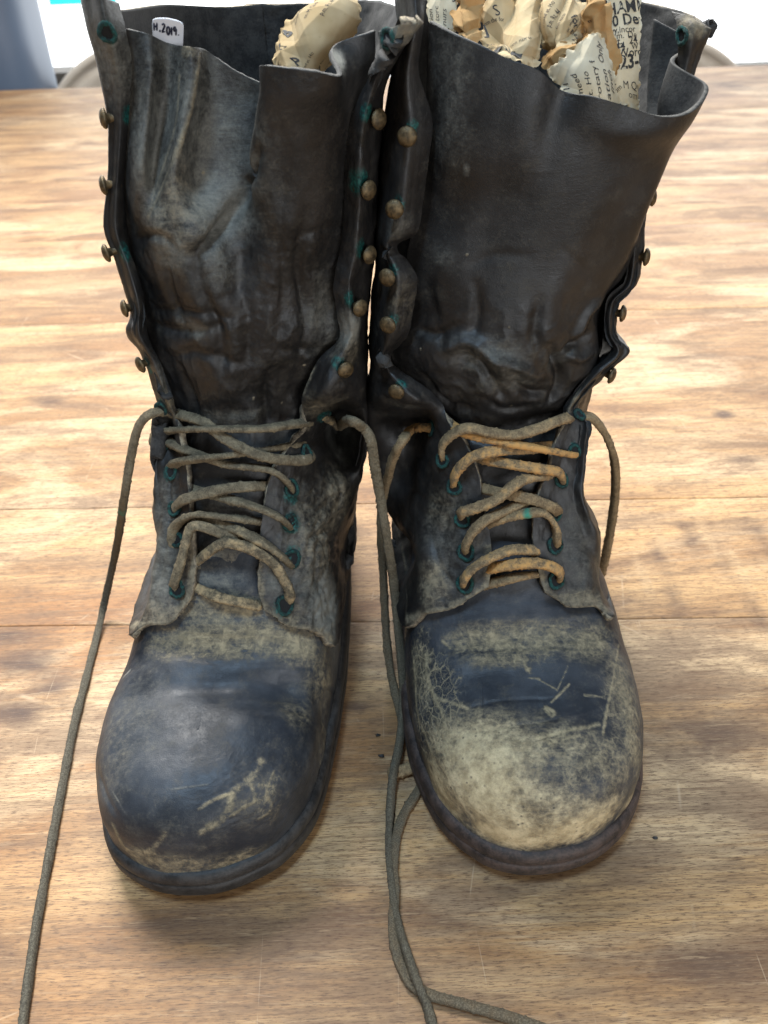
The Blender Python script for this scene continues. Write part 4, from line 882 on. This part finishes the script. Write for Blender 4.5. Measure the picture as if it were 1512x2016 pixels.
    def ey(tr, x, y, sz, k=0):
        c = cast(tr, x, y, off=.0004); d = -ray(x, y); n_ = np.array(tr.find_nearest(Vector(c))[1]); n_ = n_ if n_ @ d > 0 else -n_
        return eyelet(root, c+n_*.0003, n_, sz, k)
    for k, (x, y, s) in enumerate(((850, 843, .0040), (872, 906, .0038), (895, 958, .0042), (911, 1022, .0042), (918, 1086, .0046), (916, 1150, .0046))): ey(q.tree, x, y, s, k)
    for k, (x, y, s) in enumerate(((1345, 70, .0034), (1139, 818, .0034), (1130, 888, .0034), (1105, 946, .0036), (1092, 1010, .0036), (1092, 1074, .0042), (1094, 1143, .0042))): ey(r.tree, x, y, s, k+7)
    H = .0086
    spans = [
        ([(1128, 822, .0005), (1105, 826, .0036), (1062, 843, .0062), (1014, 856, .008), (969, 852), (925, 843), (896, 852), (872, 874, .0078), (870, 896, .0055), (876, 908, -.001)], .30, None),
        ([(880, 832, .001), (917, 853, .004), (969, 866, .0062), (1025, 876, .0076), (1080, 887, .0082), (1122, 895, .0075), (1137, 893, .002)], .62, None),
        ([(892, 962, -.001), (893, 944, .006), (904, 922, .0082), (932, 899), (975, 888, .0066), (1030, 884, .003), (1090, 878, .0005)], .5, None),
        ([(925, 895, .000), (962, 906, .003), (1006, 914, .0055), (1062, 923, .0078), (1098, 929, .0076), (1108, 944, .003), (1104, 954, -.001)], .5, .66),
        ([(908, 1024, -.001), (908, 1010, .006), (932, 1002), (977, 984, .0095), (1006, 960, .0095), (1032, 944, .0085), (1066, 938, .0045), (1090, 936, .0005)], .35, None),
        ([(935, 958, .000), (977, 968, .0028), (1021, 977, .0058), (1062, 988, .0074), (1094, 1003, .0070), (1098, 1014, -.001)], .25, None),
        ([(916, 1090, -.001), (916, 1076, .006), (930, 1048, .0082), (956, 1024, .0085), (985, 1010, .0065), (1030, 990, .003), (1070, 975, .0005)], .30, .78),
        ([(950, 1036, .000), (978, 1025, .0045), (1036, 1011, .0088), (1072, 1011, .0090), (1093, 1036, .0085), (1096, 1062, .006), (1088, 1078, -.001)], .35, .42),
        ([(912, 1156, -.001), (913, 1142, .006), (930, 1120, .0088), (962, 1100, .0092), (1006, 1083, .0075), (1045, 1083, .004), (1075, 1086, .0005)], .40, None),
        ([(952, 1126, .001), (977, 1117, .0048), (1025, 1110, .0088), (1066, 1110, .0090), (1095, 1120, .0085), (1104, 1134, .006), (1096, 1150, -.001)], .55, None),
        ([(945, 1152, .000), (975, 1147, .0028), (1014, 1137, .0036), (1060, 1130, .0028), (1085, 1132, .0003)], .35, .5),
    ]
    gs, ps = [], []
    for k, (pts, clean, teal) in enumerate(spans):
        Gt = tube(path_on(tree, pts, H), .0025, fuzz=.00013, flat=.60, twist=1.1*((k+1) % 3-1), seed=k+53)
        p = np.zeros(Gt.shape[:2]+(4,)); p[..., 0] = clean
        if teal: p[..., 2] = (.62 if k == 7 else .30)*np.exp(-((np.arange(len(p))/len(p)-teal)/.055)**2)[:, None]
        gs.append(Gt); ps.append(p)
    A = [cast(q.tree, 854, 845, off=-.0015), cast(q.tree, 843, 842, off=.0034), cast(q.tree, 824, 844, off=.005), at(792, 868, Y=.325), at(774, 902, Y=.328), at(764, 940, Y=.334), at(752, 990, Y=.345)]
    gl = [(750, 1049, .088), (755, 1138, .058), (759, 1227, .032), (766, 1302, .013), (777, 1361, .0035), (796, 1430, .0027), (826, 1500, .0027), (832, 1535, .0027), (818, 1565, .0027), (794, 1605, .0027), (780, 1650, .0027), (775, 1700, .0027), (777, 1760, .0026), (774, 1830, .0026), (783, 1884, .0026), (806, 1932, .0026), (842, 1957, .0026), (905, 1975, .0026), (980, 1996, .0026), (1060, 2022, .0026), (1150, 2060, .0026)]
    A += [at(x, y, Z=z) for x, y, z in gl]
    gs.append(tube(A, .0022, fuzz=.00012, flat=.72, twist=2, seed=71)); p = np.zeros(gs[-1].shape[:2]+(4,)); p[:int(.08*len(p)), :, 0] = .55; p[int(.08*len(p)):, :, 0] = .05; p[..., 1] = np.interp(np.linspace(0, 1, len(p)), (0, .12, .3, 1), (0, .3, .6, .75))[:, None]; ps.append(p)
    # cut end of the same lace lying across the gap
    gs.append(tube([at(838, 1507, Z=.003), at(812, 1512, Z=.0032), at(785, 1519, Z=.0032), at(763, 1524, Z=.0034)], .0030, fuzz=.0003, seed=75)); ps.append(None)
    Bq = [cast(tree, 1128, 826, off=.001), at(1146, 820, Y=.339), at(1167, 824, Y=.340), at(1189, 850, Y=.342), at(1206, 890, Y=.345), at(1212, 936, Y=.350), at(1209, 993, Y=.358), at(1200, 1055, Y=.368), at(1190, 1105, Y=.378), at(1178, 1150, Y=.388), at(1165, 1180, Z=.003), at(1130, 1190, Z=.003)]
    gs.append(tube(Bq, .0025, fuzz=.00012, flat=.7, twist=1, seed=77)); p = np.zeros(gs[-1].shape[:2]+(4,)); p[..., 0] = .15; p[..., 1] = .3; p[:6, :, 2] = .9; ps.append(p)
    join_grids('lace', gs, M['lace_right'], root, ps)
    return root, dict(q=q, r=r, t=t, tree=tree)
RIGHT = build_right()

# =================================================================== newspaper and tag
def paper_mat(name, c1, c2):
    n = NT(name); k = n.noise(28, 4, .6); f = n.noise(700, 3, .6)
    col = n.mix(n.sstep(k, .35, .65), c1, c2); col = n.mix(n.sstep(f, .6, .75, 0, .3), col, tuple(c*.7 for c in c1))
    n.done(col, .9, n.bump(f, .3, .0001), spec=.2)
    tr = n.t.nodes.new('ShaderNodeBsdfTranslucent'); n.lk(col, tr.inputs[0]); mx = n.t.nodes.new('ShaderNodeMixShader'); mx.inputs[0].default_value = .35
    n.t.links.new(n.b.outputs[0], mx.inputs[1]); n.t.links.new(tr.outputs[0], mx.inputs[2]); n.t.links.new(mx.outputs[0], n.out.inputs[0])
    return n.m
M['paper'] = paper_mat('newsprint', (.50, .37, .20), (.68, .56, .36))
M['paper_pale'] = paper_mat('newsprint_pale', (.62, .54, .38), (.74, .69, .56))
M['paper_tan'] = paper_mat('newsprint_tan', (.42, .25, .10), (.56, .38, .19))
M['ink'] = simple('printing_ink', (.022, .021, .022), (.05, .048, .045), 300, .8)
M['ink_grey'] = simple('printing_ink_faded', (.09, .085, .08), (.16, .15, .14), 300, .8)
M['pen'] = simple('pen_ink', (.012, .014, .03), (.03, .03, .06), 200, .6)

def text_mesh(txt, size, bold=0.0, shear=0.0):
    cu = bpy.data.curves.new('lettering', 'FONT'); cu.body = txt; cu.size = size; cu.offset = bold; cu.shear = shear; cu.resolution_u = 2
    o = bpy.data.objects.new('lettering', cu); COL.objects.link(o)
    dg = bpy.context.evaluated_depsgraph_get(); me = bpy.data.meshes.new_from_object(o.evaluated_get(dg))
    v = np.array([q.co[:] for q in me.vertices]) if len(me.vertices) else np.zeros((0, 3)); f = [tuple(p.vertices) for p in me.polygons]
    bpy.data.objects.remove(o); bpy.data.curves.remove(cu); bpy.data.meshes.remove(me)
    return v, f
def sheet(name, ctrl, mat, label, texts=(), n=120, folds=16, amp=.0035, seed=0, ink='ink', cat='newspaper', group='crumpled newspaper in the boots', ragged=.0, small=None):
    """ctrl: rows x cols of (px, py, Y); texts: (string, u, v, size in u units, angle, bold)"""
    rs = np.random.RandomState(seed)
    C = np.array([[at(*q[:2], Y=q[2]) for q in row] for row in ctrl]); G = patch(C, n, n)
    uu, vv = np.meshgrid(np.linspace(0, 1, n), np.linspace(0, 1, n)); d = np.zeros((n, n))
    for k in range(folds):
        a = rs.uniform(0, np.pi); p = rs.uniform(0, 1, 2); w_ = rs.uniform(.08, .42)
        s = (uu-p[0])*np.cos(a)+(vv-p[1])*np.sin(a); d += rs.choice([-1, 1])*np.maximum(0, 1-np.abs(s)/w_)*rs.uniform(.3, 1)
    N = gnormals(G)
    if N[n//2, n//2] @ (-ray(*ctrl[len(ctrl)//2][len(ctrl[0])//2][:2])) < 0: N = -N
    G = G+N*(d*amp)[..., None]
    bd = np.exp(-np.minimum(np.minimum(uu, 1-uu), np.minimum(vv, 1-vv))/.03)[..., None]
    G = G+bd*.0022*np.stack([perlin(G*420), perlin(G*420+9), perlin(G*420+19)], -1)
    if ragged: G = G+ragged*np.stack([perlin(G*240), perlin(G*240+9), perlin(G*240+19)], -1)
    base = G.reshape(-1, 3).mean(0); base[2] = G[..., 2].min()
    t = thing(name, label, cat, tuple(base), group)
    o = grid_obj('sheet', G, mat, t); o.data.polygons.foreach_set('use_smooth', np.zeros(len(o.data.polygons), bool))
    md = o.modifiers.new('thickness', 'SOLIDIFY'); md.thickness = .00012; md.offset = 0
    N = gnormals(G); nv = np.array(-ray(*ctrl[len(ctrl)//2][len(ctrl[0])//2][:2]))
    if N[n//2, n//2] @ nv < 0: N = -N
    asp = np.linalg.norm(C[0, -1]-C[0, 0])/max(1e-6, np.linalg.norm(C[-1, 0]-C[0, 0]))   # u length / v length
    VS, FS = [], []; off = 0
    texts = list(texts)
    frag = ('o need at. Ho', 'rotary for', 'ation Only', 'p.m. Rt. 44', 'inc. Hwy', 'on M Quo', 'tion nurse', 'om the for')
    if small:
        a0 = small[0]; ca, sa = math.cos(a0), math.sin(a0)
        for k in range(int(1/.075)):
            for c_ in range(2):
                d_ = .06+k*.075; x0 = .04+c_*.48
                uu_, vv_ = (x0, d_) if abs(a0) < .8 else (d_, 1-x0)
                if rs.rand() < small[1]: texts.append((frag[(k*3+c_*5+seed) % len(frag)], uu_, vv_, .062, a0, 0))
    for txt, u, v_, size, ang, bold in texts:
        tv, tf = text_mesh(txt, size, bold*size)
        if not len(tv): continue
        ca, sa = math.cos(ang), math.sin(ang)
        x = tv[:, 0]*ca-tv[:, 1]*sa; y = tv[:, 0]*sa+tv[:, 1]*ca
        U = u+x; V = v_-y*asp
        ok = (U > .01) & (U < .99) & (V > .01) & (V < .99)
        Uc = np.clip(U, .01, .99)*(n-1); Vc = np.clip(V, .01, .99)*(n-1)
        i = np.floor(Vc).astype(int); j = np.floor(Uc).astype(int); fi = (Vc-i)[:, None]; fj = (Uc-j)[:, None]
        def bil(A): return A[i, j]*(1-fi)*(1-fj)+A[i+1, j]*fi*(1-fj)+A[i, j+1]*(1-fi)*fj+A[i+1, j+1]*fi*fj
        q = bil(G)+bil(N)*.00022
        VS.append(q); FS += [tuple(a+off for a in f) for f in tf if all(ok[a] for a in f)]; off += len(q)
    if VS: mesh_obj('print', np.concatenate(VS), FS, M[ink], t, False)
    return t

YN = .40
body = ['o need', 'at. Ho', 'rotary f', 'ation', 'Only', 'inch', 'on M Qu', 'om for']
# the tall page on the image-right, printed advertisement
sheet('newspaper_page', [[(1196, -30, .392), (1228, -32, .390), (1266, -30, .396)], [(1190, 40, .389), (1226, 40, .386), (1264, 45, .392)], [(1186, 120, .386), (1224, 120, .383), (1261, 125, .390)], [(1184, 195, .384), (1222, 205, .381), (1258, 228, .389)]], M['paper_pale'],
      'tall newspaper page with large bold print at the inner corner of the boot top', [
      ('HAMFL', .06, .30, .40, .20, .02), ('00 Dea', .06, .405, .36, .18, .02), ('incor', .42, .44, .20, .14, 0), ('Hwy,', .02, .465, .19, .18, .01), ('De', .62, .48, .21, .14, 0),
      ('p.m.', .22, .50, .19, .16, 0), ('24', .66, .525, .24, .14, .01), ('Rt.', .26, .545, .21, .16, .01), ('W', .72, .57, .2, .14, 0), ('44', .34, .59, .24, .16, .01), ('Word', .40, .645, .26, .16, .01), ('823-', .28, .745, .38, .20, .03), ('M Qu', .55, .87, .2, .16, 0), ('om', .7, .92, .18, .14, 0), ('om', .38, .93, .16, .8, 0), ('ct', .3, .89, .16, .9, 0)], folds=5, amp=.0012, seed=3)
# rule under the number
# rolled sheet in front, small type running up the roll
sheet('newspaper_roll', [[(1078, 140, .358), (1095, 120, .352), (1130, 95, .350), (1165, 62, .354), (1190, 80, .364)], [(1092, 160, .354), (1115, 140, .348), (1148, 122, .346), (1178, 105, .350), (1200, 118, .360)], [(1110, 185, .350), (1140, 172, .345), (1168, 160, .344), (1192, 150, .348), (1212, 160, .356)], [(1118, 215, .350), (1150, 215, .345), (1180, 212, .344), (1205, 215, .348), (1225, 220, .356)]], M['paper_pale'],
      'loosely rolled newspaper scrap with small type at the middle of the rim', [(b, .10+.16*k, .92, .115, 1.35, .004) for k, b in enumerate(('0 5 11', 'o need', 'at. Ho', 'rotary f', 'ation'))]+[('Only', .8, .5, .12, 1.3, .006), ('inch', .86, .85, .12, 1.3, 0)], folds=8, amp=.0011, seed=5)
sheet('newspaper_scrap', [[(1066, 118, .366), (1100, 92, .362), (1140, 78, .362), (1170, 58, .366)], [(1078, 135, .362), (1112, 118, .357), (1142, 105, .358), (1168, 92, .362)], [(1085, 150, .360), (1116, 140, .355), (1140, 125, .356), (1160, 112, .360)]], M['paper_tan'], 'torn brown inside of the rolled newspaper scrap', folds=6, amp=.0016, seed=8, ragged=.0015)
sheet('newspaper_scrap', [[(1164, -2, .376), (1176, 4, .372), (1188, 16, .378)], [(1156, 50, .373), (1178, 55, .368), (1196, 62, .376)], [(1164, 100, .372), (1184, 110, .366), (1200, 118, .374)], [(1172, 140, .370), (1190, 150, .365), (1200, 160, .372)]], M['paper_tan'], 'upright brown newspaper fold between the roll and the tall page', [('m', .2, .3, .2, .5, 0), ('B', .5, .5, .2, .3, 0), ('h', .4, .72, .2, .3, 0)], folds=6, amp=.0022, seed=11, ragged=.0012)
sheet('newspaper_wad', [[(950, 10, .392), (985, -20, .385), (1030, -28, .383), (1085, -20, .390)], [(935, 40, .385), (980, 28, .376), (1030, 22, .374), (1078, 30, .382)], [(935, 75, .374), (985, 66, .364), (1030, 70, .363), (1066, 82, .372)], [(945, 100, .366), (990, 112, .356), (1030, 124, .355), (1062, 128, .364)]], M['paper'],
      'crumpled newspaper wad with big bold letters near the low rim', [('ing', .06, .86, .52, -.38, .03), ('J', .04, .40, .2, .2, .01), ('S', .2, .22, .16, .3, 0)], folds=11, amp=.0030, seed=14, small=(.1, .25))
sheet('newspaper_wad', [[(1000, -20, .400), (1040, -30, .392), (1090, -30, .392), (1140, -15, .400)], [(1005, 15, .394), (1045, 8, .384), (1090, 5, .384), (1135, 20, .394)], [(1015, 50, .390), (1050, 45, .378), (1090, 48, .378), (1125, 60, .388)], [(1030, 75, .388), (1055, 80, .376), (1090, 85, .376), (1115, 95, .386)]], M['paper_pale'],
      'white newspaper wad with dark picture print at the top of the frame', [('M', .46, .42, .3, .4, .04), ('E', .62, .3, .3, .9, .05), ('k', .7, .6, .2, .2, .02)], folds=11, amp=.0030, seed=18, small=(.3, .35))
sheet('newspaper_wad', [[(1085, -5, .388), (1110, -10, .380), (1140, 5, .384), (1165, 30, .390)], [(1062, 40, .380), (1100, 40, .370), (1140, 45, .370), (1168, 62, .378)], [(1062, 80, .374), (1095, 88, .364), (1130, 85, .364), (1155, 95, .370)], [(1070, 110, .372), (1095, 118, .362), (1120, 112, .362), (1140, 118, .368)]], M['paper'],
      'tan newspaper wad with folded facets behind the rolled scrap', [('for', .5, .3, .16, -.8, .01), ('the', .55, .45, .14, -.8, 0), ('24', .6, .6, .15, -.8, 0)], folds=12, amp=.0030, seed=21, small=(1.3, .5))
sheet('newspaper_page', [[(838, -25, .400), (865, -28, .398), (900, -25, .396)], [(842, 8, .396), (868, 8, .393), (900, 10, .392)], [(846, 48, .392), (872, 55, .388), (900, 66, .388)]], M['paper_pale'], 'newspaper page with small type at the far end of the rim', [('tion', .16, .95, .22, 1.5, 0), ('torc', .40, .9, .22, 1.5, 0), ('nurs', .62, .95, .22, 1.45, 0), ('S', .86, .45, .3, .4, .02)], folds=3, amp=.001, seed=25)
sheet('newspaper_scrap', [[(885, -25, .392), (905, -25, .386), (960, -22, .388)], [(886, 15, .386), (908, 15, .380), (955, 12, .384)], [(890, 52, .380), (915, 58, .374), (950, 62, .378)], [(900, 72, .376), (920, 80, .370), (946, 88, .374)]], M['paper_tan'], 'plain tan newspaper fold beside the small-type page', folds=14, amp=.0022, seed=28)
# in the other boot
sheet('newspaper_wad', [[(600, 18, .392), (622, 2, .388), (655, -4, .388), (684, 0, .394)], [(582, 55, .388), (620, 40, .376), (660, 35, .376), (694, 40, .384)], [(562, 95, .382), (605, 92, .366), (645, 90, .366), (690, 78, .380)], [(545, 135, .376), (585, 150, .362), (630, 155, .362), (660, 130, .374)]], M['paper'],
      'crumpled tan newspaper cone in the boot with the tag', [('B', .12, .62, .22, 1.1, .05), ('k', .12, .8, .2, 1.1, .04), ('P', .30, .9, .16, .8, .03), ('d', .62, .95, .14, .4, .02)], folds=8, amp=.0034, seed=44, small=(1.2, .25))

def label_tag():
    n = 12
    c = [[(299, 36, .3510), (330, 36, .3505), (362, 44, .3510)], [(300, 62, .3535), (331, 64, .3530), (361, 70, .3535)], [(301, 88, .3560), (331, 94, .3555), (360, 98, .3560)]]
    C = np.array([[at(*q[:2], Y=q[2]) for q in row] for row in c]); G = patch(C, 24, 24)
    # round the corners by pulling edge rows in
    uu, vv = np.meshgrid(np.linspace(-1, 1, 24), np.linspace(-1, 1, 24))
    k = np.maximum(1, (np.abs(uu)**7+np.abs(vv)**7)**(1/7)); ctr = G[12, 12]; G = ctr+(G-ctr)/k[..., None]
    t = thing('paper_tag', 'small white paper tag with a handwritten year in the boot top', 'tag', tuple(G[-1, 12]))
    m = simple('tag_paper', (.74, .75, .80), (.78, .80, .85), 60, .7, bump=.0001)
    o = grid_obj('tag_sheet', G, m, t); md = o.modifiers.new('thickness', 'SOLIDIFY'); md.thickness = .0003; md.offset = 0
    # handwriting as pen strokes
    W_ = {'H': [[(0, 1), (0, 0)], [(.55, 1), (.5, 0)], [(0, .5), (.55, .55)]], ',': [[(.1, .12), (.02, -.12)]], '2': [[(0, .8), (.25, 1), (.5, .8), (.3, .4), (0, 0), (.3, .06), (.6, .02)]], '0': [[(.3, 1), (.05, .7), (.08, .2), (.3, 0), (.52, .3), (.5, .75), (.3, 1)]],
          '1': [[(.15, 1), (.15, 0)]], '9': [[(.5, .85), (.25, 1), (.02, .75), (.2, .5), (.5, .8), (.5, .4), (.45, 0)]], '.': [[(.1, .05), (.14, .0)]]}
    Nn = gnormals(G); Nn = Nn if Nn[12, 12] @ -ray(330, 55) > 0 else -Nn
    def S(u, v_):
        a = np.clip(v_*23, 0, 22.99); b = np.clip(u*23, 0, 22.99); i, j = int(a), int(b); fa, fb = a-i, b-j
        g = lambda A: A[i, j]*(1-fa)*(1-fb)+A[i+1, j]*fa*(1-fb)+A[i, j+1]*(1-fa)*fb+A[i+1, j+1]*fa*fb
        return g(G)+g(Nn)*.0004
    gs = []; x = .07
    for ch in 'H,2019.':
        for st in W_[ch]:
            pts = [S(x+.17*a, .46-.30*b-.05*math.sin(x*9)+.10*x) for a, b in st]
            gs.append(tube(pts, .00028, sides=6, step=.0003, seed=3))
        x += {'H': .17, ',': .08, '2': .145, '0': .13, '1': .085, '9': .14, '.': .06}[ch]
    join_grids('handwriting', gs, M['pen'], t)
label_tag()

# dark flakes of leather that have dropped on the table between the boots
def crumb(px, py, size, label, seed):
    c = at(px, py, Z=0.0); rs = np.random.RandomState(seed)
    th = np.linspace(0, 2*np.pi, 12, endpoint=False); rows = []
    for k, z in ((.02, .0), (.9, .0001), (1.0, .0004), (.6, .0007), (.02, .0008)):
        rad = size*k*(1+.45*rs.uniform(-1, 1, 12)); rows.append(np.stack([c[0]+rad*1.5*np.cos(th), c[1]+rad*np.sin(th), np.full(12, z+.0001)+.0002*rs.rand(12)], 1))
    o = grid_obj('leather_crumb', np.array(rows), M['rubber_left'], None, wrap=True)
    tag(o, label, 'crumb', 'dark crumbs on the table')
crumb(744, 1448, .0009, 'dark leather crumb on the wood, farthest back between the two toes', 1)
crumb(750, 1489, .0010, 'dark leather crumb on the wood just behind the cut lace end', 2)
crumb(1290, 1650, .0008, 'dark speck of leather on the wood beside the pale worn toe', 3)
